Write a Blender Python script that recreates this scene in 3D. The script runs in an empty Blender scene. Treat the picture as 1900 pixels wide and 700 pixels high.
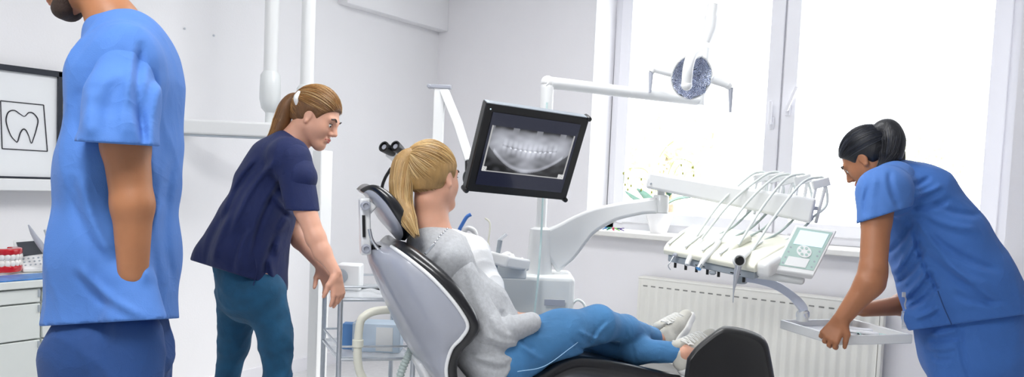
import bpy, bmesh, math, random
import numpy as np
from mathutils import Vector, Matrix
random.seed(7); RNG = np.random.default_rng(7)
COL = bpy.context.scene.collection
PI = math.pi

# ---------------------------------------------------------------- camera
f_px, yaw, pit, rol, ppy = 1450.0, .60, .058, .043, 420.0
CAM = np.array([0, 0, 1.25])
FW = np.array([-math.sin(yaw)*math.cos(pit), math.cos(yaw)*math.cos(pit), -math.sin(pit)])
_r0 = np.array([math.cos(yaw), math.sin(yaw), 0]); _u0 = np.cross(_r0, FW)
RT = _r0*math.cos(rol)+_u0*math.sin(rol); UP = np.cross(RT, FW)
cd = bpy.data.cameras.new('camera'); cam = bpy.data.objects.new('camera', cd); COL.objects.link(cam)
cd.sensor_width = 36; cd.lens = 36*f_px/1900; cd.shift_y = (ppy-350)/1900; cd.clip_start = .05; cd.clip_end = 200
mw = Matrix.Identity(4)
for i in range(3):
    mw[i][0] = RT[i]; mw[i][1] = UP[i]; mw[i][2] = -FW[i]; mw[i][3] = CAM[i]
cam.matrix_world = mw
bpy.context.scene.camera = cam
# ---------------------------------------------------------------- world, daylight, exposure
vs = bpy.context.scene.view_settings
vs.view_transform = 'Standard'; vs.look = 'None'; vs.gamma = 1; vs.use_curve_mapping = False
vs.exposure = 0.5
wd = bpy.data.worlds.new('bright overcast sky'); bpy.context.scene.world = wd; wd.use_nodes = True
wd.node_tree.nodes['Background'].inputs[0].default_value = (.93, .965, 1, 1)
wd.node_tree.nodes['Background'].inputs[1].default_value = 3.2

def area_light(name, loc, size, power, rot=(0, 0, 0), color=(1, 1, 1), sy=None):
    l = bpy.data.lights.new(name, 'AREA'); l.energy = power; l.size = size; l.color = color
    if sy: l.shape = 'RECTANGLE'; l.size_y = sy
    o = bpy.data.objects.new(name, l); COL.objects.link(o); o.location = loc; o.rotation_euler = rot
    return o
sun = bpy.data.lights.new('sun', 'SUN'); sun.energy = 2.6; sun.angle = math.radians(25); sun.color = (1, .97, .93)
so = bpy.data.objects.new('sun', sun); COL.objects.link(so)
so.rotation_euler = Vector((-.55, -.75, -.62)).to_track_quat('-Z', 'Y').to_euler()
area_light('added_ceiling_fill', (-1.2, .2, 2.86), 1.2, 42, sy=.6)  # fill lamp added out of view to brighten the room
area_light('added_ceiling_fill', (-1.6, 2.6, 2.86), 1.2, 24, sy=.6)  # second added fill lamp, unseen above the chair

# ---------------------------------------------------------------- picking helpers
def J(x, y, d): return CAM+(FW+RT*(x-950)/f_px-UP*(y-ppy)/f_px)*d
def ray(x, y): return FW+RT*(x-950)/f_px-UP*(y-ppy)/f_px
def onY(x, y, Y): r = ray(x, y); return CAM+r*(Y/r[1])
def onX(x, y, X): r = ray(x, y); return CAM+r*(X/r[0])
def onZ(x, y, Z): r = ray(x, y); return CAM+r*((Z-CAM[2])/r[2])
def V(r, u, f): return RT*r+UP*u+FW*f
def nrm(v): v = np.asarray(v, float); return v/(np.linalg.norm(v)+1e-12)

# ---------------------------------------------------------------- materials
def lin(h):
    h = h.lstrip('#'); c = [int(h[i:i+2], 16)/255 for i in (0, 2, 4)]
    return tuple(x/12.92 if x <= .04045 else ((x+.055)/1.055)**2.4 for x in c)+(1,)
def mat(name, col, rough=.5, metal=0, bump=0, bscale=200, var=0, vscale=8, spec=.5, sss=0, coat=0, trans=0, alpha=1, stretch=(1, 1, 1), sheen=0, attr=None, emit=0, crease=0, cscale=9):
    m = bpy.data.materials.new(name); m.use_nodes = True; nt = m.node_tree; b = nt.nodes['Principled BSDF']
    c = lin(col) if isinstance(col, str) else col
    b.inputs['Base Color'].default_value = c; b.inputs['Roughness'].default_value = rough; b.inputs['Metallic'].default_value = metal
    b.inputs['Specular IOR Level'].default_value = spec; b.inputs['Coat Weight'].default_value = coat
    b.inputs['Transmission Weight'].default_value = trans; b.inputs['Alpha'].default_value = alpha
    b.inputs['Sheen Weight'].default_value = sheen
    if sss:
        b.inputs['Subsurface Weight'].default_value = sss; b.inputs['Subsurface Radius'].default_value = (.012, .005, .003)
        b.inputs['Subsurface Scale'].default_value = 1
    tc = nt.nodes.new('ShaderNodeTexCoord'); mp = nt.nodes.new('ShaderNodeMapping'); nt.links.new(tc.outputs['Object'], mp.inputs[0])
    mp.inputs['Scale'].default_value = stretch
    if attr:
        a = nt.nodes.new('ShaderNodeAttribute'); a.attribute_name = attr
        if emit:
            nt.links.new(a.outputs['Color'], b.inputs['Emission Color']); b.inputs['Emission Strength'].default_value = emit
        else: nt.links.new(a.outputs['Color'], b.inputs['Base Color'])
    elif emit:
        b.inputs['Emission Color'].default_value = c; b.inputs['Emission Strength'].default_value = emit
    if var and not attr:
        n = nt.nodes.new('ShaderNodeTexNoise'); n.inputs['Scale'].default_value = vscale; n.inputs['Detail'].default_value = 5
        nt.links.new(mp.outputs[0], n.inputs['Vector'])
        mr = nt.nodes.new('ShaderNodeMapRange'); mr.inputs[1].default_value = .3; mr.inputs[2].default_value = .7
        mr.inputs[3].default_value = 1-var; mr.inputs[4].default_value = 1+var
        nt.links.new(n.outputs[0], mr.inputs[0])
        h = nt.nodes.new('ShaderNodeHueSaturation'); h.inputs['Color'].default_value = c
        nt.links.new(mr.outputs[0], h.inputs['Value']); nt.links.new(h.outputs[0], b.inputs['Base Color'])
    cr = None
    if crease:
        n = nt.nodes.new('ShaderNodeTexNoise'); n.inputs['Scale'].default_value = cscale; n.inputs['Detail'].default_value = 2.5; n.inputs['Distortion'].default_value = 1.6
        nt.links.new(mp.outputs[0], n.inputs['Vector']); m1 = nt.nodes.new('ShaderNodeMath'); m1.operation = 'SUBTRACT'; m1.inputs[1].default_value = .5
        m2 = nt.nodes.new('ShaderNodeMath'); m2.operation = 'ABSOLUTE'; m3 = nt.nodes.new('ShaderNodeMath'); m3.operation = 'POWER'; m3.inputs[1].default_value = .6
        nt.links.new(n.outputs[0], m1.inputs[0]); nt.links.new(m1.outputs[0], m2.inputs[0]); nt.links.new(m2.outputs[0], m3.inputs[0])
        cr = nt.nodes.new('ShaderNodeBump'); cr.inputs['Strength'].default_value = crease; cr.inputs['Distance'].default_value = .02; cr.invert = True
        nt.links.new(m3.outputs[0], cr.inputs['Height']); nt.links.new(cr.outputs[0], b.inputs['Normal'])
    if bump:
        n = nt.nodes.new('ShaderNodeTexNoise'); n.inputs['Scale'].default_value = bscale; n.inputs['Detail'].default_value = 4
        nt.links.new(mp.outputs[0], n.inputs['Vector'])
        bp = nt.nodes.new('ShaderNodeBump'); bp.inputs['Strength'].default_value = bump; bp.inputs['Distance'].default_value = .003
        if cr: nt.links.new(cr.outputs[0], bp.inputs['Normal'])
        nt.links.new(n.outputs[0], bp.inputs['Height']); nt.links.new(bp.outputs[0], b.inputs['Normal'])
    return m
M = dict(
 wall=mat('wall_paint', '#f2f1f4', .85, bump=.15, bscale=120, var=.012, vscale=3),
 wall_white=mat('wall_paint_white', '#f1f1f3', .85, bump=.15, bscale=120, var=.01, vscale=3),
 ceil=mat('ceiling_paint', '#f6f6f6', .9, bump=.1, bscale=80),
 floor=mat('floor_vinyl', '#d5d5d6', .35, var=.06, vscale=30, bump=.05, bscale=60),
 upvc=mat('window_frame_plastic', '#eeeef3', .35, bump=.02, bscale=40),
 sill=mat('sill_stone', '#efeee9', .3, var=.02, vscale=20),
 rad=mat('radiator_enamel', '#f0efe8', .35, var=.01, vscale=5),
 radslot=mat('radiator_slot_shadow', '#8a8a86', .7, var=.05),
 wp=mat('white_plastic', '#eff1f1', .3, coat=.2, var=.01, vscale=6),
 wp2=mat('offwhite_plastic', '#e4e8e8', .35, coat=.15, var=.01, vscale=6),
 cream=mat('cream_plastic', '#efefdf', .35, coat=.15, var=.01),
 grey=mat('grey_plastic', '#a9b2ba', .4, var=.02),
 lgrey=mat('light_grey_shell', '#a9adb8', .3, coat=.35, var=.01),
 steel=mat('brushed_steel', '#c7ccd2', .3, metal=.9, var=.04, vscale=60),
 chrome=mat('chrome', '#dfe3e8', .08, metal=1, var=.02),
 black=mat('black_plastic', '#0a0b0e', .35, coat=.2, var=.1),
 leather=mat('black_upholstery', '#080a10', .3, coat=.35, bump=.06, bscale=260, var=.1),
 leather2=mat('black_stool_upholstery', '#08090c', .42, coat=.08, bump=.08, bscale=260, var=.1),
 glass=mat('clear_glass', '#dfeaea', .05, alpha=.28, coat=.5),
 gauze=mat('white_tissue', '#f4f5f7', .9, bump=.4, bscale=60),
 green=mat('grey_green_membrane', '#b5cfc8', .4, var=.02),
 lcd=mat('lcd_screen', '#cfe6ee', .2, emit=.35),
 ink=mat('black_ink', '#22242c', .6, var=.05),
 paper=mat('white_paper', '#eef1f3', .7, var=.01),
 blue=mat('blue_plastic', '#4f86d8', .4, var=.03),
 red=mat('red_gum_plastic', '#c41522', .25, coat=.5, var=.05),
 tooth=mat('tooth_enamel', '#f3efe8', .2, coat=.4, var=.02),
 hose=mat('pale_hose_rubber', '#dfe6e4', .4, var=.02),
 hosegrey=mat('grey_green_hose', '#b7c4c0', .45, var=.03),
 jeans=mat('light_blue_denim', '#457fb2', .8, bump=.4, bscale=420, var=.2, vscale=7, sheen=.05, crease=.2, cscale=6),
 jeans2=mat('dark_teal_denim', '#125074', .8, bump=.4, bscale=420, var=.2, vscale=16, sheen=.03, crease=.2, cscale=6),
 scrub=mat('light_blue_scrub_cotton', '#4c7cc6', .8, bump=.25, bscale=380, var=.025, vscale=20, sheen=.05, crease=.2, cscale=4.5),
 scrub_d=mat('mid_blue_scrub_cotton', '#3b6db8', .8, bump=.25, bscale=380, var=.03, vscale=20, sheen=.05, crease=.2, cscale=4.5),
 scrub_t=mat('deep_blue_scrub_cotton', '#1d4580', .8, bump=.25, bscale=380, var=.03, vscale=20, sheen=.05, crease=.2, cscale=4.5),
 navy=mat('navy_scrub_cotton', '#0a1d50', .8, bump=.25, bscale=380, var=.04, vscale=20, sheen=.03, crease=.2, cscale=4.5),
 sweat=mat('heather_grey_jersey', '#b9bcc0', .9, bump=.5, bscale=500, var=.10, vscale=90, sheen=.3, crease=.12, cscale=9),
 skin_m=mat('tan_skin', '#ad7550', .5, sss=.12, bump=.08, bscale=300, var=.05, vscale=25),
 skin_f=mat('fair_skin', '#dfa98f', .5, sss=.12, bump=.06, bscale=300, var=.04, vscale=25),
 skin_n=mat('warm_olive_skin', '#a9714f', .5, sss=.12, bump=.06, bscale=300, var=.04, vscale=25),
 beard=mat('dark_brown_beard', '#3a2a20', .7, bump=.8, bscale=500, var=.25, vscale=200),
 hairb=mat('hair_base_brown', '#6e4a28', .5, bump=.6, bscale=200, var=.2, vscale=60, stretch=(1, 1, .2)),
 hairy=mat('hair_base_blonde', '#a88552', .5, bump=.6, bscale=200, var=.2, vscale=60, stretch=(1, 1, .2)),
 haird=mat('hair_base_dark', '#15171d', .4, bump=.6, bscale=200, var=.2, vscale=60, stretch=(1, 1, .2)),
 strand=mat('hair_strands', '#ffffff', .38, attr='Col', spec=.6),
 shoe=mat('pale_suede', '#cfcdc3', .85, bump=.3, bscale=300, var=.06, vscale=30),
 sole=mat('white_rubber_sole', '#e9e9e6', .6, var=.02),
 lace=mat('white_lace', '#eeeeea', .8, bump=.3, bscale=600),
 dshoe=mat('white_clog', '#e4e6ea', .5, var=.02),
 lip=mat('lip', '#c96a62', .45, var=.03), eye=mat('eyeball', '#f0eeea', .15, var=.01), iris=mat('iris', '#2a1d16', .15, var=.05),
 leaf=mat('orchid_leaf', '#5f8f7c', .4, var=.15, vscale=20), bud=mat('orchid_bud', '#b0b25c', .5, var=.15, vscale=80),
 petal=mat('orchid_petal', '#f6f3ee', .6, var=.03), stem=mat('orchid_stem', '#a9b98a', .5, var=.08),
 ceramic=mat('white_ceramic', '#f3f3f5', .15, coat=.5, var=.01),
 pframe=mat('black_wood_frame', '#1d2430', .4, var=.1, vscale=40),
 cab=mat('cabinet_lacquer', '#e3e8e4', .3, coat=.2, var=.01),
 tree=mat('outdoor_foliage', '#cfd09a', .8, var=.25, vscale=3), bark=mat('bark', '#8a7a66', .9, var=.2, vscale=20),
 bluepaper=mat('blue_printed_cover', '#3d7fc6', .35, var=.25, vscale=30),
 clearp=mat('clear_plastic', '#e8eef2', .15, alpha=.45, coat=.3),
 pbag=mat('pale_plastic_wrap', '#e6ebf4', .3, alpha=.8, bump=.6, bscale=40, coat=.3),
 boxblue=mat('pale_blue_card', '#d3e3f2', .6, var=.04),
 cloth_bib=mat('white_bib_paper', '#f2f4f6', .85, bump=.3, bscale=150),
)
M['mirror'] = mat('faceted_reflector', '#d3d9e8', .04, metal=1, bump=0)
nt = M['mirror'].node_tree; v = nt.nodes.new('ShaderNodeTexVoronoi'); v.inputs['Scale'].default_value = 26
bp = nt.nodes.new('ShaderNodeBump'); bp.inputs['Strength'].default_value = 1; bp.inputs['Distance'].default_value = .014
nt.links.new(v.outputs['Distance'], bp.inputs['Height']); nt.links.new(bp.outputs[0], nt.nodes['Principled BSDF'].inputs['Normal'])
# thin window pane: mostly clear, a little mirror-like
gm = bpy.data.materials.new('window_pane_glass'); gm.use_nodes = True; nt = gm.node_tree; nt.nodes.clear()
o_ = nt.nodes.new('ShaderNodeOutputMaterial'); mx = nt.nodes.new('ShaderNodeMixShader'); tr = nt.nodes.new('ShaderNodeBsdfTransparent'); gl = nt.nodes.new('ShaderNodeBsdfGlossy')
gl.inputs['Roughness'].default_value = .02; mx.inputs[0].default_value = .06
nt.links.new(tr.outputs[0], mx.inputs[1]); nt.links.new(gl.outputs[0], mx.inputs[2]); nt.links.new(mx.outputs[0], o_.inputs[0]); M['pane'] = gm

# ---------------------------------------------------------------- object helpers
ROOT = {}
def tag(o, label=None, cat=None, group=None, kind=None):
    if label: o['label'] = label
    if cat: o['category'] = cat
    if group: o['group'] = group
    if kind: o['kind'] = kind
    return o
def thing(name, label, cat, loc, group=None):
    o = bpy.data.objects.new(name, None); COL.objects.link(o); o.empty_display_size = .1
    loc = np.asarray(loc, float); o.location = loc; ROOT[o.name] = loc
    return tag(o, label, cat, group)
class G:
    """collects geometry in world coordinates"""
    def __init__(s): s.v = []; s.f = []; s.n = 0
    def add(s, v, f):
        v = np.asarray(v, float); s.v.append(v); s.f += [tuple(int(i)+s.n for i in q) for q in f]; s.n += len(v); return s
    def box(s, c, size, ax=None):
        c = np.asarray(c, float); ax = np.eye(3) if ax is None else np.array([nrm(a) for a in ax])
        h = np.asarray(size, float)/2
        v = [c+ax[0]*h[0]*i+ax[1]*h[1]*j+ax[2]*h[2]*k for i in (-1, 1) for j in (-1, 1) for k in (-1, 1)]
        f = [(0, 1, 3, 2), (4, 6, 7, 5), (0, 4, 5, 1), (2, 3, 7, 6), (0, 2, 6, 4), (1, 5, 7, 3)]
        if np.linalg.det(ax) < 0: f = [q[::-1] for q in f]
        return s.add(v, f)
    def bb(s, a, b):
        a = np.minimum(a, b).astype(float); b2 = np.maximum(a, b); return s.box((a+np.maximum(a, b))/2 if 0 else (np.asarray(a)+np.asarray(b2))/2, np.abs(np.asarray(b2)-a))
    def prism(s, pts, nvec, thick):
        pts = np.asarray(pts, float); n = nrm(nvec)*thick; k = len(pts)
        f = [tuple(range(k))[::-1], tuple(range(k, 2*k))]+[(i, (i+1) % k, k+(i+1) % k, k+i) for i in range(k)]
        return s.add(np.vstack([pts, pts+n]), f)
    def tube(s, pts, r, n=12, cap=True, flat=None, upv=None):
        pts = np.asarray(pts, float); m = len(pts); r = np.broadcast_to(np.asarray(r, float), (m,))
        t = np.gradient(pts, axis=0); t /= np.linalg.norm(t, axis=1)[:, None]+1e-12
        a = np.asarray(upv, float) if upv is not None else (np.array([0, 0, 1.]) if abs(t[0][2]) < .9 else np.array([1., 0, 0]))
        vs_ = []
        for i in range(m):
            a = nrm(a-t[i]*(a@t[i])); b = np.cross(t[i], a)
            for k in range(n):
                th = 2*PI*k/n; vs_.append(pts[i]+(a*math.cos(th)*(flat if flat else 1)+b*math.sin(th))*r[i])
        f = [(i*n+k, i*n+(k+1) % n, (i+1)*n+(k+1) % n, (i+1)*n+k) for i in range(m-1) for k in range(n)]
        if cap: f += [tuple(range(n))[::-1], tuple((m-1)*n+k for k in range(n))]
        return s.add(vs_, f)
    def beam(s, pts, w, h, upv=(0, 0, 1), n=4):
        """rectangular-section sweep; w,h scalars or lists; upv the height axis"""
        pts = np.asarray(pts, float); m = len(pts); w = np.broadcast_to(w, (m,)); h = np.broadcast_to(h, (m,))
        t = np.gradient(pts, axis=0); vs_ = []
        for i in range(m):
            ti = nrm(t[i]); u = nrm(np.asarray(upv)-ti*(np.asarray(upv)@ti)); b = np.cross(ti, u)
            for (p, q) in ((-1, -1), (1, -1), (1, 1), (-1, 1)): vs_.append(pts[i]+b*w[i]/2*p+u*h[i]/2*q)
        f = [(i*4+k, i*4+(k+1) % 4, (i+1)*4+(k+1) % 4, (i+1)*4+k) for i in range(m-1) for k in range(4)]+[(3, 2, 1, 0), tuple((m-1)*4+k for k in range(4))]
        return s.add(vs_, f)
    def lathe(s, base, axis, prof, n=28, cap=True):
        axis = nrm(axis); a = nrm(np.cross(axis, [0, 0, 1.]) if abs(axis[2]) < .9 else np.array([1., 0, 0])-axis*axis[0]); b = np.cross(axis, a)
        vs_ = [np.asarray(base)+axis*z+(a*math.cos(2*PI*k/n)+b*math.sin(2*PI*k/n))*r for r, z in prof for k in range(n)]; m = len(prof)
        f = [(i*n+k, i*n+(k+1) % n, (i+1)*n+(k+1) % n, (i+1)*n+k) for i in range(m-1) for k in range(n)]+([tuple(range(n))[::-1], tuple((m-1)*n+k for k in range(n))] if cap else [])
        return s.add(vs_, f)
    def loft(s, rings, closed=True, cap=True):
        rings = [np.asarray(r) for r in rings]; n = len(rings[0]); m = len(rings)
        f = [(i*n+k, i*n+(k+1) % n, (i+1)*n+(k+1) % n, (i+1)*n+k) for i in range(m-1) for k in range(n if closed else n-1)]
        if cap: f += [tuple(range(n))[::-1], tuple((m-1)*n+k for k in range(n))]
        return s.add(np.vstack(rings), f)
    def ell(s, c, rad, ax=None, nu=16, nv=10):
        ax = np.eye(3) if ax is None else np.array([nrm(a) for a in ax]); vs_ = []
        for i in range(nv+1):
            ph = PI*i/nv
            for k in range(nu):
                th = 2*PI*k/nu; l = np.array([math.sin(ph)*math.cos(th), math.sin(ph)*math.sin(th), math.cos(ph)])*rad; vs_.append(np.asarray(c)+l@ax)
        return s.add(vs_, [(i*nu+k, (i+1)*nu+k, (i+1)*nu+(k+1) % nu, i*nu+(k+1) % nu) for i in range(nv) for k in range(nu)])
def rootloc(p):
    while p.parent: p = p.parent
    return ROOT[p.name]
def mk(name, g, m, parent=None, bevel=0, seg=2, sub=0, smooth=True, angle=40, colors=None):
    if isinstance(g, tuple): v, f = g
    else: v, f = np.vstack(g.v), g.f
    v = np.asarray(v, float)
    if parent is not None: off = rootloc(parent)
    else:
        off = (v.min(0)+v.max(0))/2; off[2] = v[:, 2].min()
    me = bpy.data.meshes.new(name); me.from_pydata((v-off).tolist(), [], f.tolist() if hasattr(f, 'tolist') else f); me.update()
    bm = bmesh.new(); bm.from_mesh(me); bmesh.ops.remove_doubles(bm, verts=bm.verts, dist=1e-6) if colors is None else None
    if colors is None: bmesh.ops.recalc_face_normals(bm, faces=bm.faces)
    bm.to_mesh(me); bm.free()
    if colors is not None:
        ca = me.color_attributes.new('Col', 'FLOAT_COLOR', 'POINT'); c4 = np.ones((len(v), 4)); c4[:, :3] = colors; ca.data.foreach_set('color', c4.ravel())
    if smooth:
        me.shade_smooth()
        if not sub and angle < 180 and len(f) < 60000: me.set_sharp_from_angle(angle=math.radians(angle))
    me.materials.append(M[m] if isinstance(m, str) else m)
    o = bpy.data.objects.new(name, me); COL.objects.link(o)
    if parent is not None: o.parent = parent
    else: o.location = off; ROOT[o.name] = off
    if bevel:
        b = o.modifiers.new('bevel', 'BEVEL'); b.width = bevel; b.segments = seg; b.limit_method = 'ANGLE'; b.angle_limit = math.radians(35)
    if sub:
        b = o.modifiers.new('subdivision', 'SUBSURF'); b.levels = sub; b.render_levels = sub
    return o
def struct(name, g, m, **k): return tag(mk(name, g, m, **k), kind='structure')
def bez(pts, n=20):
    """Catmull-Rom through points"""
    p = np.asarray(pts, float); p = np.vstack([2*p[0]-p[1], p, 2*p[-1]-p[-2]]); out = []
    for i in range(1, len(p)-2):
        for k in range(n):
            t = k/n; out.append(.5*((2*p[i])+(-p[i-1]+p[i+1])*t+(2*p[i-1]-5*p[i]+4*p[i+1]-p[i+2])*t*t+(-p[i-1]+3*p[i]-3*p[i+1]+p[i+2])*t**3))
    out.append(p[-2]); return np.array(out)

# ---------------------------------------------------------------- organic surfaces: distance fields meshed with surface nets
class SDF:
    def __init__(s, h=.006): s.h = h; s.p = []; s.cuts = []; s.wr = None
    def cap(s, a, b, ra, rb, k=.02, flat=None, op='+'):
        s.p.append(('c', np.array(a, float), np.array(b, float), ra, rb, k, flat, op)); return s
    def ell(s, c, rad, ax, k=.02, op='+'):
        s.p.append(('e', np.array(c, float), np.array(rad, float), np.array([nrm(a) for a in ax]), 0, k, None, op)); return s
    def sph(s, c, r, k=.02, op='+'): return s.cap(c, c, r, r, k, None, op)
    def cut(s, pt, n): s.cuts.append((np.array(pt, float), nrm(n))); return s      # removes the side n points to
    def px(s, a, b, k=.02, fl=None, op='+'):
        """capsule from (x,y,depth,radius_px) to the same"""
        ra, rb = a[3]*a[2]/f_px, b[3]*b[2]/f_px
        return s.cap(J(*a[:3]), J(*b[:3]), ra, rb, k, (FW, fl) if fl else None, op)
    def bounds(s, p):
        if p[0] == 'c':
            m = max(p[3], p[4])*(max(1, p[6][1]) if p[6] else 1)+p[5]+s.h*3; return np.minimum(p[1], p[2])-m, np.maximum(p[1], p[2])+m
        m = p[2].max()+p[5]+s.h*3; return p[1]-m, p[1]+m
    def mesh(s, smooth=2):
        h = s.h; B = [s.bounds(p) for p in s.p if p[7] == '+']; lo = np.min([b[0] for b in B], 0)-h; hi = np.max([b[1] for b in B], 0)+h
        for pt, n in s.cuts:
            for a in range(3):
                if n[a] > .98: hi[a] = min(hi[a], pt[a]+3*h)
                if n[a] < -.98: lo[a] = max(lo[a], pt[a]-3*h)
        N = np.ceil((hi-lo)/h).astype(int)+1; D = np.full(N, .08, np.float32)
        axs = [lo[a]+h*np.arange(N[a]) for a in range(3)]
        for p in s.p:
            b0, b1 = s.bounds(p); i0 = np.maximum(0, ((b0-lo)/h).astype(int)); i1 = np.minimum(N, ((b1-lo)/h).astype(int)+2)
            if (i1 <= i0).any(): continue
            X = [axs[a][i0[a]:i1[a]].astype(np.float32) for a in range(3)]
            P3 = np.stack(np.meshgrid(*X, indexing='ij'), -1)
            if p[0] == 'c':
                a, b = p[1], p[2]; q = P3-a.astype(np.float32); ba = b-a
                if p[6]:
                    n, sc = nrm(p[6][0]), p[6][1]; kk = 1/sc-1; q = q+np.outer((q@n).ravel()*kk, n).reshape(q.shape); ba = ba+n*((ba@n)*kk)
                L = ba@ba
                t = np.clip((q@ba)/L, 0, 1) if L > 1e-10 else np.zeros(q.shape[:3])
                d = np.linalg.norm(q-t[..., None]*ba, axis=-1)-(p[3]+(p[4]-p[3])*t)
            else:
                q = (P3-p[1])@p[3].T; r = p[2]; k0 = np.linalg.norm(q/r, axis=-1); k1 = np.linalg.norm(q/(r*r), axis=-1); d = k0*(k0-1)/(k1+1e-9)
            sl = tuple(slice(i0[a], i1[a]) for a in range(3)); E = D[sl]; k = p[5]
            if p[7] == '+':
                hh = np.maximum(k-np.abs(E-d), 0)/k; D[sl] = np.minimum(E, d)-hh*hh*k*.25
            else:
                hh = np.maximum(k-np.abs(E+d), 0)/k; D[sl] = np.maximum(E, -d)+hh*hh*k*.25
        if s.wr or s.cuts:
            nz = np.argwhere(D < .03); P = lo+h*nz; val = D[tuple(nz.T)]
            if s.wr: val = val+s.wr(P)
            for pt, n in s.cuts: val = np.maximum(val, (P-pt)@n)
            D[tuple(nz.T)] = val
        return surface_nets(D, lo, h, smooth)
def surface_nets(D, lo, h, smooth):
    S = D < 0; N = np.array(D.shape); cells = N-1; tot = int(np.prod(cells)); acc = {}
    idx_all = []; pos_all = []; quads = []
    for a in range(3):
        sl0 = [slice(None)]*3; sl1 = [slice(None)]*3; sl0[a] = slice(0, -1); sl1[a] = slice(1, None)
        cr = np.argwhere(S[tuple(sl0)] != S[tuple(sl1)])
        if not len(cr): continue
        v0 = D[tuple(cr.T)]; c1 = cr.copy(); c1[:, a] += 1; v1 = D[tuple(c1.T)]; t = v0/(v0-v1)
        pos = cr.astype(float); pos[:, a] += t
        b, c = (a+1) % 3, (a+2) % 3; ok = (cr[:, b] > 0) & (cr[:, c] > 0) & (cr[:, b] < N[b]-1) & (cr[:, c] < N[c]-1)
        cr, pos, v0 = cr[ok], pos[ok], v0[ok]; q = []
        for (db, dc) in ((-1, -1), (0, -1), (0, 0), (-1, 0)):
            cc = cr.copy(); cc[:, b] += db; cc[:, c] += dc; lin_ = (cc[:, 0]*cells[1]+cc[:, 1])*cells[2]+cc[:, 2]; q.append(lin_); idx_all.append(lin_); pos_all.append(pos)
        q = np.stack(q, 1); q[v0 > 0] = q[v0 > 0][:, ::-1]; quads.append(q)
    ids = np.concatenate(idx_all); pp = np.concatenate(pos_all); u, inv = np.unique(ids, return_inverse=True)
    cnt = np.bincount(inv); vv = np.stack([np.bincount(inv, pp[:, a])/cnt for a in range(3)], 1)
    F = np.searchsorted(u, np.concatenate(quads)); e = np.vstack([F[:, [0, 1]], F[:, [1, 2]], F[:, [2, 3]], F[:, [3, 0]]]); deg = np.bincount(e.ravel(), minlength=len(vv))
    for it in range(smooth):
        for lam in (.5, -.52):
            sm = np.stack([np.bincount(e[:, 0], vv[e[:, 1], a], len(vv))+np.bincount(e[:, 1], vv[e[:, 0], a], len(vv)) for a in range(3)], 1)/np.maximum(deg, 1)[:, None]
            vv = vv+lam*(sm-vv)
    return vv*h+lo, F
DBG = False
def mks(name, s, m, parent, smooth=2):
    v, f = s.mesh(smooth)
    if name == 'sleeve' or DBG:                                    # keep only the main piece of a garment
        lab = np.arange(len(v)); e = np.vstack([f[:, [0, 1]], f[:, [1, 2]], f[:, [2, 3]]])
        for it in range(200):
            mn = np.minimum(lab[e[:, 0]], lab[e[:, 1]]); new = lab.copy(); np.minimum.at(new, e[:, 0], mn); np.minimum.at(new, e[:, 1], mn); new = new[new]
            if (new == lab).all(): break
            lab = new
        u, cnt = np.unique(lab, return_counts=True); keep = np.isin(lab, u[cnt > .25*cnt.max()])
        if DBG: print('COMP', name, sorted(cnt)[::-1][:6])
        if name == 'sleeve' and not keep.all(): ids = np.cumsum(keep)-1; f = ids[f[keep[f[:, 0]]]]; v = v[keep]
    me = bpy.data.meshes.new(name); off = rootloc(parent) if parent is not None else np.array([*(v.min(0)+v.max(0))[:2]/2, v[:, 2].min()])
    me.vertices.add(len(v)); me.vertices.foreach_set('co', (v-off).ravel())
    me.loops.add(4*len(f)); me.loops.foreach_set('vertex_index', f.ravel().astype(np.int32)); me.polygons.add(len(f)); me.polygons.foreach_set('loop_start', np.arange(0, 4*len(f), 4, dtype=np.int32))
    me.update(calc_edges=True); me.validate(); me.shade_smooth(); me.materials.append(M[m])
    o = bpy.data.objects.new(name, me); COL.objects.link(o)
    if parent is not None: o.parent = parent
    else: o.location = off; ROOT[o.name] = off
    return o
def wrinkle(amp, fr=(30, 30, 14), seed=0, drape=None):
    """cloth creases; drape = direction along which folds run"""
    r = np.random.default_rng(seed); A = r.normal(size=(7, 3)); A /= np.linalg.norm(A, axis=1)[:, None]; ph = r.uniform(0, 6, 7)
    def fn(P):
        P = P.astype(float); w = P.copy()
        for a in range(3): w[:, a] += .05*np.sin(P@A[a]*8+ph[a])+.018*np.sin(P@A[a+3]*23+ph[a+2])
        msk = .55+.45*np.sin(P@A[6]*11+ph[6])
        o = 0
        for i in range(5):
            d = A[i].copy()
            if drape is not None: dd = nrm(drape); d = nrm(d-dd*(d@dd)*.8)
            m_ = .5+.5*np.sin(P@A[(i+3) % 7]*(7+2*i)+ph[i]*2)
            o = o+m_*(1-np.abs(np.sin((w@d)*fr[i % 3]*1.15+ph[i]))**.6)
        return amp*(.45-o*.62)
    return fn
def folds(lst, base=None):
    """long creases: (x0,y0,x1,y1,width_px,height_m); a crease runs between two points of the garment, ridge if height > 0"""
    def fn(P):
        q = P-CAM; z = q@FW; x = 950+f_px*(q@RT)/z; y = ppy-f_px*(q@UP)/z; o = 0 if base is None else base(P)
        for x0, y0, x1, y1, w, a in lst:
            a = a*1.5
            dx, dy = x1-x0, y1-y0; L = math.hypot(dx, dy); t = ((x-x0)*dx+(y-y0)*dy)/L**2; bend = np.sin(np.clip(t, 0, 1)*PI)*L*.06
            n = (-(x-x0)*dy+(y-y0)*dx)/L-bend; tt = np.clip(t, -.1, 1.1); en = np.clip(np.minimum(t+.1, 1.1-t)*5, 0, 1)
            o = o-a*np.exp(-(n/w)**2)*en+a*.5*np.exp(-((n-1.6*w)/w)**2)*en
        return o
    return fn
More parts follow.
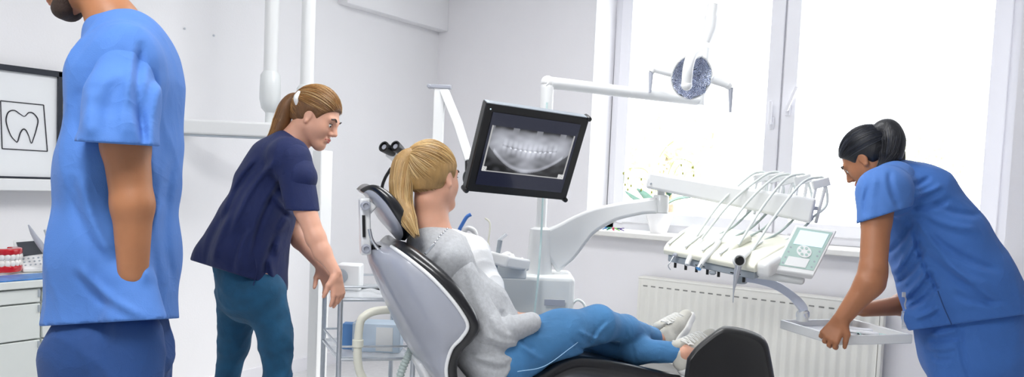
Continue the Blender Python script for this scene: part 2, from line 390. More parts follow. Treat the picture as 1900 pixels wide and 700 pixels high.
def strands(name, paths, r, m, parent, cols):
    """paths (N,M,3) -> thin tapered three-sided hairs in one mesh"""
    Pn = np.asarray(paths); N, Mn, _ = Pn.shape; t = np.gradient(Pn, axis=1); t /= np.linalg.norm(t, axis=2)[..., None]+1e-9
    a = np.cross(t, RNG.normal(size=(N, 1, 3))); a /= np.linalg.norm(a, axis=2)[..., None]+1e-9; b = np.cross(t, a)
    rr = r*np.clip(np.minimum(np.linspace(.5, 3, Mn), np.linspace(3, .4, Mn)), 0, 1)[None, :, None]
    ring = np.stack([Pn+rr*(a*math.cos(2*PI*k/3)+b*math.sin(2*PI*k/3)) for k in range(3)], 2)
    v = ring.reshape(-1, 3); base = (np.arange(N)[:, None]*Mn+np.arange(Mn-1)[None])[..., None]*3; k = np.arange(3); k1 = (k+1) % 3
    f = np.stack([base+k, base+k1, base+3+k1, base+3+k], -1).reshape(-1, 4)
    off = rootloc(parent); me = bpy.data.meshes.new(name); me.vertices.add(len(v)); me.vertices.foreach_set('co', (v-off).ravel())
    me.loops.add(4*len(f)); me.loops.foreach_set('vertex_index', f.ravel().astype(np.int32)); me.polygons.add(len(f)); me.polygons.foreach_set('loop_start', np.arange(0, 4*len(f), 4, dtype=np.int32))
    me.update(calc_edges=True)
    ca = me.color_attributes.new('Col', 'FLOAT_COLOR', 'POINT'); c4 = np.ones((len(v), 4)); c4[:, :3] = np.repeat(cols, Mn*3, axis=0); ca.data.foreach_set('color', c4.ravel())
    me.shade_smooth(); me.materials.append(M[m]); o = bpy.data.objects.new(name, me); COL.objects.link(o); o.parent = parent; return o
def hairmix(a, b, n, c=None):
    t = RNG.random((n, 1)); o = np.array(lin(a)[:3])*(1-t)+np.array(lin(b)[:3])*t
    if c: k = RNG.random(n) < .18; o[k] = np.array(lin(c)[:3])
    return o*RNG.uniform(.75, 1.2, (n, 1))

# ================================================================ THE SETTING
WX0, WX1, WY, WZ0, WZ1 = -2.49, -.165, 4.5, .935, 2.62
g = G(); g.bb((-3.95, WY, 0), (WX0, WY+.35, 2.9)); g.bb((WX1, WY, 0), (3.2, WY+.35, 2.9)); g.bb((WX0, WY, 0), (WX1, WY+.35, WZ0)); g.bb((WX0, WY, WZ1), (WX1, WY+.35, 2.9))
struct('wall_back', g, 'wall')
g = G(); g.bb((-3.95, -2.2, 0), (-3.81, WY, 2.9)); struct('wall_left', g, 'wall_white')
g = G(); g.bb((-3.81, 3.5, 2.325), (-3.722, WY, 2.9)); struct('trim_soffit', g, 'wall_white', bevel=.004)
g = G(); g.bb((3.05, -2.2, 0), (3.2, WY, 2.9)); struct('wall_right', g, 'wall')
g = G(); g.bb((-3.95, -2.35, 0), (3.2, -2.2, 2.9)); struct('wall_front', g, 'wall_white')
g = G(); g.bb((-3.95, -2.2, -.1), (3.2, WY+.35, 0)); struct('floor', g, 'floor')
g = G(); g.bb((-3.95, -2.2, 2.9), (3.2, WY+.35, 3.0)); struct('ceiling', g, 'ceil')
g = G(); g.bb((WX0+.45-.45, WY-.015, 0), (3.05, WY, .08)); g.bb((-3.8, WY-.015, 0), (WX0, WY, .08)); struct('baseboard_back', g, 'upvc')
g = G(); g.bb((-3.81, -2.2, 0), (-3.795, WY-.015, .08)); struct('baseboard_left', g, 'upvc')
for (x, y) in ((-1.2, .2), (-1.6, 2.6)):  # unseen panels added above the fill lamps; they do not glow
    t = thing('added_fill_panel', 'added unseen rectangular ceiling fill panel '+('above the walkway' if y < 1 else 'above the treatment chair'), 'ceiling light', (x, y, 2.9), 'added ceiling fill panels')
    g = G(); g.bb((x-.62, y-.32, 2.872), (x+.62, y+.32, 2.899)); mk('added_panel_housing', g, 'upvc', t, bevel=.004)
g = G(); g.bb((WX0-.06, WY-.085, .925), (WX1+.02, WY+.27, .958)); struct('trim_windowsill', g, 'sill', bevel=.006)
# window: outer frame, centre mullion, two sashes with handles, panes
FY = 4.775
win = thing('window_1', None, None, ((WX0+WX1)/2, FY, WZ0)); win['kind'] = 'structure'
z0 = .958
g = G(); g.bb((WX0, FY, z0), (WX0+.06, FY+.07, WZ1)); g.bb((WX1-.06, FY, z0), (WX1, FY+.07, WZ1)); g.bb((WX0, FY, z0), (WX1, FY+.07, z0+.05)); g.bb((WX0, FY, WZ1-.06), (WX1, FY+.07, WZ1)); g.bb((-1.41, FY+.005, z0), (-1.30, FY+.065, WZ1))
mk('window_frame', g, 'upvc', win, bevel=.004)
for i, (a, b) in enumerate(((WX0+.05, -1.36), (-1.35, WX1-.05))):
    g = G(); s_ = .075; y0 = FY-.018; y1 = FY+.05; c0 = z0+.045; c1 = WZ1-.05
    g.bb((a, y0, c0), (a+s_, y1, c1)); g.bb((b-s_, y0, c0), (b, y1, c1)); g.bb((a+s_, y0, c0), (b-s_, y1, c0+s_)); g.bb((a+s_, y0, c1-s_), (b-s_, y1, c1))
    sash = mk('sash', g, 'upvc', win, bevel=.006)
    g = G(); g.bb((a+s_-.005, FY+.01, c0+s_-.005), (b-s_+.005, FY+.02, c1-s_+.005)); mk('window_pane', g, 'pane', sash)
    hx = b-.04 if i == 0 else a+.04; hz = 1.66 if i == 0 else 1.74
    g = G(); g.box((hx, y0-.006, hz), (.03, .012, .07)); g.tube([(hx, y0-.005, hz), (hx, y0-.045, hz)], .009)
    tip = (hx+(.0 if i == 0 else .055), y0-.05, hz+(.13 if i else .13)); g.beam([(hx, y0-.048, hz-.01), tip], .02, .014, upv=(0, 1, 0)); mk('window_handle', g, 'upvc', sash, bevel=.003)
# radiator
t = thing('radiator', 'cream white panel radiator with a row of slots under the windowsill', 'radiator', (-1.35, WY-.06, .12))
RX0, RX1, RZ0, RZ1 = -2.045, -.66, .12, .69
g = G(); n = 52; prof = []
for i in range(n+1):
    x = RX0+.02+(RX1-RX0-.04)*i/n; prof += [(x, WY-.115+(.009 if i % 2 else 0))]
    if i < n: prof += [(x+(RX1-RX0-.04)/n*.45, WY-.115+(.009 if i % 2 else 0))]
rows = [(z, k) for z, k in ((RZ0, 0), (RZ0+.03, .0), (RZ0+.05, 1), (RZ1-.085, 1), (RZ1-.065, 0), (RZ1, 0))]
rings = [[(x, (WY-.115)+((y-(WY-.115))*k), z) for x, y in prof] for z, k in rows]; g.loft(rings, closed=False, cap=False); mk('front_panel', g, 'rad', t, angle=80)
for xa in (RX0, RX1-.02): g = G(); g.bb((xa, WY-.112, RZ0), (xa+.02, WY-.035, RZ1)); mk('side_panel', g, 'rad', t, bevel=.004)
g = G(); g.bb((RX0, WY-.118, RZ1-.004), (RX1, WY-.03, RZ1+.008)); mk('top_grille', g, 'rad', t, bevel=.004)
g = G(); g.bb((RX0+.02, WY-.06, RZ0), (RX1-.02, WY-.05, RZ1)); mk('back_panel', g, 'rad', t)
for i in range(26):
    x = RX0+.05+(RX1-RX0-.1)*i/25; g = G(); g.box((x, WY-.1155, RZ1-.045), (.028, .003, .007)); mk('slot', g, 'radslot', t)
for x in (RX0+.15, RX1-.15):
    g = G(); g.box((x, WY-.032, .4), (.04, .05, .4)); mk('wall_bracket', g, 'rad', t)

# outside: pale foliage in the daylight
def foliage(c, R, n, s, seed):
    r = np.random.default_rng(seed); d = r.normal(size=(n, 3)); d /= np.linalg.norm(d, axis=1)[:, None]
    p = np.asarray(c)+d*np.asarray(R)*(r.random((n, 1))**.4); a = r.normal(size=(n, 3)); a /= np.linalg.norm(a, axis=1)[:, None]; b = np.cross(a, d); b /= np.linalg.norm(b, axis=1)[:, None]+1e-9
    ss = s*r.uniform(.6, 1.3, (n, 1)); v = np.stack([p-a*ss, p+b*ss*.5, p+a*ss, p-b*ss*.5], 1).reshape(-1, 3); return v, np.arange(4*n).reshape(-1, 4)
for (px, py, d, R, lab) in ((1235, 290, 13, 1.1, 'pale sunlit leafy tree outside the left window pane'), (1700, 320, 16, 1.0, 'washed out leafy tree outside the right window pane')):
    c = J(px, py, d); t = thing('tree', lab, 'tree', (c[0], c[1], 0), 'trees outside the window')
    v, f = foliage(c, (R, R, R*.8), 420, .09, px); mk('foliage', (v, f), 'tree', t, angle=180)
    g = G(); g.tube([(c[0], c[1], 0), (c[0]+.1, c[1], c[2]*.5), tuple(c)], [.12, .09, .04]); mk('trunk', g, 'bark', t)

# wall screws
for i, (px, py) in enumerate(((342, 53), (396, 66))):
    p = onX(px, py, -3.81); g = G(); g.lathe(p, (1, 0, 0), [(.001, -.002), (.005, 0), (.006, .006), (.003, .009), (.001, .01)], 12)
    tag(mk('wall_screw', g, 'steel'), ('small grey screw in the white wall, nearer the man in blue' if i == 0 else 'small grey screw in the white wall, nearer the white tubes'), 'screw', 'screws left in the wall')

# ================================================================ LEFT SIDE: picture, shelf, cabinet and things on it
g = G(); g.bb((-3.81, 1.0, 1.115), (-3.70, 1.88, 1.166)); tag(mk('wall_shelf', g, 'wp', bevel=.003), 'white floating wall shelf under the framed tooth drawing', 'shelf')
t = thing('framed_picture', 'tooth line drawing on white in a black frame, standing on the wall shelf', 'picture', (-3.79, 1.5, 1.166))
y0, y1, z0, z1 = 1.2, 1.812, 1.167, 1.66
g = G(); w = .024
g.bb((-3.808, y0, z1-w), (-3.78, y1, z1)); g.bb((-3.808, y1-w*.8, z0), (-3.78, y1, z1)); g.bb((-3.808, y0, z0), (-3.78, y0+w, z1)); g.bb((-3.808, y0, z0), (-3.78, y1, z0+.008)); mk('frame', g, 'pframe', t, bevel=.002)
g = G(); g.bb((-3.807, y0+.01, z0+.006), (-3.795, y1-.01, z1-.01)); mk('mat_board', g, 'paper', t)
X = -3.793
def rectline(g, pts, r): 
    for a, b in zip(pts, pts[1:]+pts[:1]): g.tube([a, b], r, n=6)
cs = [tuple(onX(px, py, X)) for px, py in ((1, 187), (81, 195), (88, 281), (4, 276))]
g = G(); rectline(g, cs, .0022); mk('inner_border', g, 'ink', t)
tp = [(31.4, 264.6), (21, 253), (13.6, 235), (11.4, 220.7), (16, 208), (26.8, 205), (37.5, 211.8), (45.7, 216), (53.6, 209), (62.5, 211), (70.4, 222.5), (67.9, 238.6), (62.5, 256.4), (58.2, 266), (53.6, 252.9), (48.2, 242), (42.9, 240), (37.5, 247.5), (33.9, 260), (31.4, 264.6)]
g = G(); pts = bez([onX(a, b, X) for a, b in tp], 6); r = .0016+.0012*np.abs(np.sin(np.linspace(0, 9, len(pts)))); g.tube(pts, r, n=6); mk('tooth_drawing', g, 'ink', t)

CX = -3.3; CT = .775
t = thing('drawer_cabinet', 'pale lacquered drawer cabinet against the left wall', 'cabinet', (-3.55, 1.2, 0))
g = G(); g.bb((-3.81, .2, .08), (CX-.02, 1.62, CT-.03)); mk('body', g, 'cab', t, bevel=.002)
g = G(); g.bb((-3.81, .2, 0), (CX-.06, 1.6, .08)); mk('plinth', g, 'grey', t)
zz = [.742, .682, .535, .32, .085]
for (ya, yb) in ((.2, .90), (.905, 1.505), (1.51, 1.62)):
    for k in range(4):
        g = G(); g.bb((CX-.02, ya+.002, zz[k+1]+.003), (CX, yb-.002, zz[k]-.003)); d = mk('drawer', g, 'cab', t, bevel=.003)
        if yb-ya > .3: g = G(); g.bb((CX-.002, yb-.012, zz[k]-.035), (CX+.006, yb-.004, zz[k]-.008)); mk('drawer_pull', g, 'grey', d)
g = G(); g.bb((-3.81, .2, CT-.03), (CX+.012, 1.64, CT)); tag(mk('worktop', g, 'cab', bevel=.003), 'white worktop slab lying on the drawer cabinet', 'worktop')
def cz(px, py, z=CT): return onZ(px, py, z)
# paper cover at the worktop edge
a = cz(50, 519); g = G(); g.box(a+np.array([-.05, -.05, .003]), (.16, .38, .005)); tag(mk('magazine', g, 'bluepaper', bevel=.001), 'blue and white booklet lying at the front edge of the worktop', 'magazine')
# teeth model
c = cz(16, 508)+np.array([-.03, -.01, .008]); t = thing('teeth_model', 'red and white plastic model of upper and lower teeth', 'dental model', c)
def arch(r, z0, z1, tk, cen, a0=-115, a1=115):
    g = G(); rings = []
    for k in range(25):
        a = math.radians(a0+(a1-a0)*k/24+20); dv = np.array([math.cos(a), math.sin(a), 0]); o = cen+dv*r
        rings.append([o+dv*tk/2*i+np.array([0, 0, zz_]) for i, zz_ in ((-1, z0), (1, z0), (1.15, (z0+z1)/2), (1, z1), (-1, z1))])
    return g.loft(rings)
for zb, zt in ((.0, .028), (.072, .098)): mk('gum', arch(.052, zb, zt, .034, c), 'red', t, bevel=.004, seg=3)
for zc in (.036, .064):
    for k in range(12):
        a = math.radians(-100+200*k/11+20); dv = np.array([math.cos(a), math.sin(a), 0]); g = G(); g.ell(c+dv*.060+[0, 0, zc], (.012, .012, .017), ax=(dv, np.cross([0, 0, 1], dv), (0, 0, 1)), nu=10, nv=8); mk('tooth', g, 'tooth', t)
g = G(); g.tube([c+[-.045, -.03, .02], c+[-.06, -.03, .05], c+[-.045, -.03, .08]], .005); mk('hinge', g, 'steel', t)
# cup with brushes behind the model
c = cz(10, 490)+np.array([-.08, 0, 0]); t = thing('instrument_cup', 'small clear cup of picks and brushes behind the teeth model', 'cup', c)
g = G(); g.lathe(c, (0, 0, 1), [(.03, 0), (.036, .1), (.033, .1), (.028, .004)], 24); mk('cup', g, 'clearp', t)
for k in range(7):
    a = 2*PI*k/7; b0 = c+[.012*math.cos(a), .012*math.sin(a), .006]; e = c+[.03*math.cos(a), .03*math.sin(a), .15+.02*(k % 3)]; g = G(); g.tube([b0, e], .0028, n=8); mk('pick', g, ('steel', 'wp', 'red')[k % 3], t)
# ultrasonic scaler unit
P0 = cz(60, 500); c = P0+np.array([-.06, .0, 0]); t = thing('scaler_unit', 'white tabletop device with dark display, keypad and grey handpiece', 'dental device', c)
hFF = nrm(FW*[1, 1, 0]); u1 = nrm(RT*[1, 1, 0]+0*FW); n1 = np.array([u1[1], -u1[0], 0]); u2 = np.array([0, 0, 1])
A = [J(22, 446, 3.36), J(76, 442, 3.42), J(103, 492, 3.42), J(44, 500, 3.3)]
A = [J(24, 446, 3.40), J(77, 442, 3.46), None, J(41, 499, 3.29)]; A[2] = A[1]+A[3]-A[0]; back = nrm(np.cross(A[1]-A[0], A[3]-A[0])); back = back if back@FW > 0 else -back
g = G(); g.prism(A, back, .05); body = mk('housing', g, 'wp', t, bevel=.005, seg=3)
g = G(); zb_ = CT+.001; fa, fb = A[3]*[1, 1, 0]+[0, 0, zb_], A[2]*[1, 1, 0]+[0, 0, zb_]; ba_, bb_ = fa+hFF*.13, fb+hFF*.13; hz_ = A[3][2]+.004-zb_; g.prism([fa, fb, bb_, ba_], (0, 0, 1), hz_); g.prism([A[0]*.6+A[3]*.4+hFF*.03, A[1]*.6+A[2]*.4+hFF*.03, bb_+[0, 0, .03], ba_+[0, 0, .03]], (0, 0, -1), .02); mk('base', g, 'wp', t, bevel=.006, seg=3)
def onq(u, v): return A[0]*(1-u)*(1-v)+A[1]*u*(1-v)+A[2]*u*v+A[3]*(1-u)*v
g = G(); g.prism([onq(.08, .1)-back*.001, onq(.86, .1)-back*.001, onq(.9, .56)-back*.001, onq(.1, .6)-back*.001], -back, .002); mk('display', g, mat('dark_display', '#40444c', .2, var=.05), t)
for r_ in range(3):
    for k in range(5): g = G(); g.lathe(onq(.15+.17*k, .68+.11*r_), -back, [(.001, 0), (.004, 0), (.004, .002), (.001, .002)], 10); mk('button', g, 'grey', t)
g = G(); hp = [J(53, 418, 3.36), J(62, 435, 3.34), J(72, 450, 3.33), J(92, 478, 3.32), J(100, 490, 3.32)]; g.tube(bez(hp, 5), np.interp(np.linspace(0, 1, 21), [0, .2, .5, 1], [.003, .009, .013, .011]), 14); mk('handpiece', g, 'lgrey', t)
g = G(); g.tube(bez([J(83, 428, 3.4), J(86, 436, 3.38), J(90, 460, 3.36), J(100, 480, 3.36)], 5), .005, 8); mk('spare_handpiece', g, 'grey', t)
g = G(); g.tube(bez([cz(50, 502)+[0, 0, .012], cz(75, 500)+[0, 0, .012], cz(97, 498)+[0, 0, .012]], 5), [.003]*6+[.007]*5, 8); mk('cord', g, 'black', t)

# ================================================================ X-RAY UNIT (left background)
t = thing('xray_unit', 'white ceiling-hung tube arms joined to a long horizontal arm on the left wall', 'x-ray machine', (*J(500, 235, 3.9)[:2], 1.0))
for (x0, x1, r, dd, nm) in ((502, 502, 13, 3.9, 'a'), (569, 569, 12.5, 3.95, 'b')):
    rr = r*dd/f_px; p1 = J(x0, 140 if nm == 'a' else 165, dd); top = np.array([p1[0], p1[1], 2.9]); g = G(); g.tube([top, p1], rr, 24); mk('ceiling_tube', g, 'wp', t)
    g = G(); k = dd/f_px; g.lathe(p1, (0, 0, -1), [(r*k*1.02, -.02), (18*k, 0), (19*k, .06), (19*k, .12), (15*k, .165), (8*k, .185), (8*k, .24)], 28); mk('joint_cover', g, 'cream' if 0 else 'wp2', t, smooth=True)
a = J(335, 235, 3.9); b = J(520, 243, 3.9); g = G(); g.beam([a, b], .07, .075, upv=(0, 0, 1)); mk('horizontal_arm', g, 'wp', t, bevel=.012, seg=3)
g = G(); g.beam([a-[0, 0, .041], b-[0, 0, .041]], .06, .008); mk('arm_trim', g, 'grey', t)
a = onX(345, 237, -3.81); g = G(); g.beam([J(335, 235, 3.9), a], .07, .07); mk('wall_plate', g, 'wp', t, bevel=.006)
a = J(599, 290, 4.1); g = G(); g.bb((a[0]-.035, a[1]-.04, 0), (a[0]+.035, a[1]+.04, a[2]+.03)); tag(mk('white_column', g, 'wp', bevel=.006), 'plain slim white floor column behind the woman in navy', 'column')
g=None
# ================================================================ TROLLEY
D1, D2 = 3.15, 3.55
t = thing('instrument_trolley', 'light metal trolley with clear shelves behind the dental chair', 'trolley', (*J(680, 620, 3.35)[:2], 0))
cA, cB, cC, cD = [J(*p)[:2] for p in ((632, 560, 3.15), (770, 560, 3.22), (730, 530, 3.6), (603, 530, 3.5))]
for c in (cA, cB, cC, cD): g = G(); g.tube([(*c, .05), (*c, .80)], .011, 12); mk('post', g, 'steel', t); g = G(); g.lathe((*c, .028), (RT[0], RT[1], 0), [(.001, -.012), (.024, -.012), (.028, 0), (.024, .012), (.001, .012)], 18); mk('caster', g, 'grey', t)
for z in (.745, .50, .24):
    g = G(); g.prism([(*c, z) for c in (cA, cB, cC, cD)], (0, 0, 1), .008); sh = mk('shelf', g, 'clearp', t, bevel=.002)
    g = G()
    for a, b in ((cA, cB), (cB, cC), (cC, cD), (cD, cA)): g.tube([(*a, z-.002), (*b, z-.002)], .008, 8); g.tube([(*a, z+.05), (*b, z+.05)], .005, 8)
    mk('shelf_rail', g, 'steel', sh)
def onsh(px, d, z): p = J(px, 500, d); return np.array([p[0], p[1], z])
c = onsh(650, 3.35, .756); t = thing('paper_roll_dispenser', 'white box with a black side band on the top trolley shelf', 'dispenser', c)
g = G(); g.box(c+[0, 0, .055], (.1, .09, .11), ax=(RT*[1, 1, 0], FW*[1, 1, 0], (0, 0, 1))); mk('case', g, 'wp', t, bevel=.006)
g = G(); g.lathe(c+RT*-.03-FW*.047+[0, 0, .06], -FW*[1, 1, 0], [(.001, 0), (.030, 0), (.030, .004), (.024, .006), (.001, .006)], 24); mk('side_band', g, 'grey', t)
c = onsh(708, 3.35, .762); g = G(); g.tube(bez([c+RT*a+FW*b+[0, 0, z] for a, b, z in ((-.1, .0, 0), (-.05, .04, .004), (0, -.02, 0), (.05, .03, .0), (.09, -.04, .002))], 8), .004, 8); tag(mk('cable', g, 'black'), 'thin black cable lying on the top trolley shelf', 'cable')
c = onsh(706, 3.3, .51); t = thing('tissue_box', 'pale blue and white tissue box on the middle trolley shelf', 'box', c)
g = G(); g.box(c+[0, 0, .06], (.2, .11, .12), ax=(RT*[1, 1, 0], FW*[1, 1, 0], (0, 0, 1))); mk('carton', g, 'boxblue', t, bevel=.003)
g = G(); g.box(c+RT*.035-FW*[.056, .056, 0]+[0, 0, .055], (.07, .004, .1), ax=(RT*[1, 1, 0], FW*[1, 1, 0], (0, 0, 1))); mk('printed_panel', g, 'wp', t)
c = onsh(652, 3.3, .51); g = G(); g.box(c+[0, 0, .055], (.05, .05, .11), ax=(RT*[1, 1, 0], FW*[1, 1, 0], (0, 0, 1))); tag(mk('blue_carton', g, mat('light_blue_card', '#6fa4e0', .5), bevel=.004), 'small bright blue carton beside the tissue box on the trolley', 'box')
s = SDF(.008); c = onsh(700, 3.3, .25)
for k in range(7): s.cap(c+RT*(-.12+.04*k)+[0, 0, .05], c+RT*(-.1+.04*k)+FW*(.05*(-1)**k)+[0, 0, .07+.02*(k % 2)], .045, .035, .03)
s.wr = wrinkle(.012, (40, 60, 50), 3); s.cut((0, 0, .256), (0, 0, -1)); tag(mks('plastic_bag', s, 'pbag', None), 'crumpled pale plastic bag on the lowest trolley shelf', 'bag')

# ================================================================ DENTAL CHAIR
hh = math.radians(54); H = np.array([math.cos(hh), math.sin(hh), 0]); W = np.array([-math.sin(hh), math.cos(hh), 0]); C0 = J(800, 320, 2.8)
def onW(x, y, o): r = ray(x, y); return CAM+r*(o-(CAM-C0)@W)/(r@W)
chair = thing('dental_chair', 'reclined dental chair with black upholstery and a light grey shell', 'dental chair', (*(C0+H*.5)[:2], 0))
def shellpart(border, spine, ws, nm, m, bulge=1, parent=None):
    rings = []
    for (bx, by), (sx, sy), w in zip(border, spine, ws):
        B = onW(bx, by, -w)+W*w; S = onW(sx, sy, -w*.2); S = S-W*((S-B)@W); ring = []
        for k in range(15):
            th = PI*k/14; ring.append(B-W*w*math.cos(th)*1.0+(S-B)*(math.sin(th)**.75)*bulge)
        rings.append(ring)
    rings = list(np.array([bez(np.array(rings)[:, k], 4) for k in range(15)]).transpose(1, 0, 2))
    g = G(); g.loft(rings); return mk(nm, g, m, parent, angle=60)
def cushpart(rim, border, ws, nm, m, parent, dish=.03, seg=4):
    rings = []
    for (nx, ny), (bx, by), w in zip(rim, border, ws):
        B = onW(bx, by, -w); N_ = onW(nx, ny, -w); t_ = N_-B; t_ = t_-W*(t_@W); B = B+W*w; ring = []
        prof = [(-1, 0), (-1.045, .25), (-1.05, .6), (-1.0, .9), (-.9, 1.0), (-.7, .93), (-.35, .93-dish/.1), (0, .9-dish/.08)]
        prof = prof+[(-a, b) for a, b in prof[:-1][::-1]]
        for a, b in prof: ring.append(B+W*w*a+t_*b)
        rings.append(ring)
    K = len(rings[0]); rings = list(np.array([bez(np.array(rings)[:, k], seg) for k in range(K)]).transpose(1, 0, 2))
    g = G(); g.loft(rings); return mk(nm, g, m, parent, angle=70)
rim = [(738, 446), (758, 452), (785, 470), (825, 502), (862, 542), (886, 582), (893, 610), (878, 634), (858, 655), (850, 688), (856, 720)]
bor = [(726, 458), (738, 466), (760, 482), (797, 512), (830, 546), (856, 580), (868, 606), (856, 628), (838, 648), (828, 684), (832, 720)]
spi = [(682, 464), (686, 480), (692, 497), (706, 530), (722, 566), (738, 600), (750, 624), (758, 640), (768, 656), (778, 672), (792, 690)]
wsb = [.11, .17, .215, .265, .295, .31, .31, .295, .275, .26, .25]
bs = shellpart(bor, spi, wsb, 'backrest_shell', 'lgrey', 1, chair)
cushpart(rim, bor, wsb, 'backrest_cushion', 'leather', chair)
# pale border lip around the shell
g = G(); lip = [onW(x, y, -w-.004) for (x, y), w in zip(bor, wsb)]; g.tube(bez(lip, 5), .0065, 10); mk('shell_lip', g, 'wp', chair)
rimh = [(668, 352), (684, 344), (703, 345), (730, 362), (750, 388), (762, 413), (763, 434), (752, 447)]
borh = [(674, 358), (684, 353), (697, 358), (715, 376), (731, 399), (744, 420), (748, 436), (744, 446)]
spih = [(676, 362), (677, 370), (681, 381), (689, 402), (700, 422), (713, 434), (727, 443), (738, 447)]
wsh = [.045, .08, .105, .13, .135, .12, .09, .05]
hr = cushpart(rimh, borh, wsh, 'headrest_cushion', 'leather', chair, dish=.012)
shellpart(borh, spih, wsh, 'headrest_shell', 'lgrey', .55, chair)
K0 = onW(676, 378, -.05); K1 = onW(678, 462, -.05); uu = nrm(K1-K0)
g = G(); g.beam([K0-uu*.02, K1+uu*.02], .05, .035, upv=H); g.beam([K0+uu*.0, onW(692, 392, -.05)], .04, .03, upv=W); mk('headrest_bracket', g, 'wp', chair, bevel=.008, seg=3)
for (px, py) in ((678, 382), (679, 462)):
    p = onW(px, py, -.085); g = G(); g.lathe(p, -W, [(.001, -.005), (.016, -.005), (.016, .012), (.010, .014), (.008, .008), (.001, .008)], 22); mk('pivot_knob', g, 'lgrey', chair)
g = G(); g.box(onW(675, 420, -.078), (.006, .01, .075), ax=(W, H, uu)); mk('bracket_slot', g, 'black', chair)
g = G(); g.tube(bez([onW(685, 425, -.09), onW(690, 445, -.09), onW(702, 462, -.09), onW(716, 470, -.085)], 6), .006, 10); mk('release_lever', g, 'chrome', chair)
g = G(); g.beam(bez([onW(684, 460, 0), onW(700, 463, 0), onW(722, 462, 0), onW(742, 452, 0)], 5), .1, .035, upv=H); mk('neck_hinge', g, 'black', chair, bevel=.008)
# seat and leg cushion
top = [(838, 716, .24), (880, 722, .25), (960, 712, .255), (1010, 694, .25), (1040, 676, .24), (1070, 666, .235), (1110, 668, .225), (1180, 681, .21), (1290, 706, .19), (1390, 730, .16)]
rings = []
for (x, y, w) in top:
    P_ = onW(x, y, -w)+W*w; n_ = np.array([0, 0, 1.])
    ring = [P_+W*w*a+n_*b for a, b in ((-1, -.05), (-1.03, -.025), (-1, -.004), (-.93, .004), (-.6, -.006), (0, -.012), (.6, -.006), (.93, .004), (1, -.004), (1.03, -.025), (1, -.05), (.8, -.085), (0, -.095), (-.8, -.085))]; rings.append(ring)
rings = list(np.array([bez(np.array(rings)[:, k], 4) for k in range(14)]).transpose(1, 0, 2)); g = G(); g.loft(rings); mk('seat_cushion', g, 'leather', chair, angle=60)
g = G(); q = [onW(x, y+0, -w)+W*w-[0, 0, .12] for x, y, w in top[1:-1]]; g.beam(bez(q, 4), .3, .07); mk('seat_shell', g, 'lgrey', chair, bevel=.02, seg=3)
bpz = onW(960, 700, 0); g = G(); g.beam([(bpz[0], bpz[1], .04), (bpz[0], bpz[1], .40)], [.34, .2], [.3, .22], upv=H); mk('lift_column', g, 'wp', chair, bevel=.03, seg=3)
g = G(); g.box((bpz[0]+H[0]*.1, bpz[1]+H[1]*.1, .03), (.8, .42, .06), ax=(H, W, (0, 0, 1))); mk('base_plate', g, 'lgrey', chair, bevel=.02, seg=3)
q = [onW(x, y, .30) for x, y in ((790, 572), (750, 574), (700, 577), (678, 586), (668, 600), (664, 640), (664, 672), (672, 700), (700, 735), (790, 760), (840, 770))]
g = G(); g.tube(bez(q, 6), .0165, 16); a = onW(664, 637, .30); g.lathe(a-[0, 0, .015], (0, 0, 1), [(.016, 0), (.022, .002), (.022, .028), (.016, .03)], 20); mk('armrest_tube', g, 'cream', chair)
q = [onW(x, y, .1) for x, y in ((792, 600), (778, 620), (760, 655), (742, 700), (738, 760))]; q = bez(q, 30); rr_ = .0145+.0022*np.sin(np.arange(len(q))*1.6); g = G(); g.tube(q, rr_, 14); mk('suction_hose', g, 'hosegrey', chair)
# white back strut under shell
g = G(); g.beam([onW(790, 655, 0), onW(815, 720, 0), (bpz[0]-H[0]*.05, bpz[1]-H[1]*.05, .44)], .16, .1, upv=H); mk('backrest_strut', g, 'wp', chair, bevel=.02, seg=3)

# ================================================================ DENTAL UNIT: box, column, post, monitor, lamp
DU = 3.5; k = DU/f_px
base = J(1000, 505, DU); unit = thing('dental_unit', 'white floor-standing dental unit box with a round column and post', 'dental unit', (base[0], base[1], 0))
bx = J(988, 560, DU); top_z = J(1000, 507, DU)[2]
hR = nrm(RT*[1, 1, 0]); hF = nrm(FW*[1, 1, 0]); ZU = np.array([0, 0, 1.])
g = G(); g.box(np.array([bx[0], bx[1], 0])+hF*.06+ZU*(top_z/2+.02), (150*k, .26, top_z-.04), ax=(hR, hF, ZU)); mk('cabinet_box', g, 'wp2', unit, bevel=.025, seg=4)
g = G(); c_ = J(1029, 562, DU-.09); g.box(c_, (.09, .004, .028), ax=(hR, hF, ZU)); mk('name_plate', g, 'lgrey', unit, bevel=.001)
cb = J(1000, 505, DU); g = G(); g.lathe(cb-[0, 0, .03], (0, 0, 1), [(25*k, 0), (24*k, .03), (21*k, 78*k), (20*k, 92*k), (12*k, 96*k)], 36); mk('column_sleeve', g, 'wp', unit)
ptop = J(1021, 152, DU); g = G(); g.tube([cb+[0, 0, .2], (cb[0], cb[1], ptop[2]-.02)], 9.5*k, 24); g.tube([(cb[0], cb[1], ptop[2]-.16), (cb[0], cb[1], ptop[2]-.03)], 12*k, 24); mk('post', g, 'wp', unit)
g = G(); g.tube(bez([(cb+FW*-.04)[:2].tolist()+[cb[2]+.75], J(1005, 420, DU-.1), J(1002, 470, DU-.12), J(998, 520, DU-.13), J(990, 600, DU-.13)], 8), .0045, 8); mk('supply_tube', g, mat('aqua_tube', '#c6dede', .3), unit)
# cup of a small loop hose right of the box
g = G(); g.tube(bez([J(1061, 585, DU-.05), J(1062, 566, DU-.05), J(1072, 557, DU-.05), J(1084, 566, DU-.05), J(1088, 590, DU-.05)], 8), .006, 8); mk('loop_hose', g, 'hose', unit)
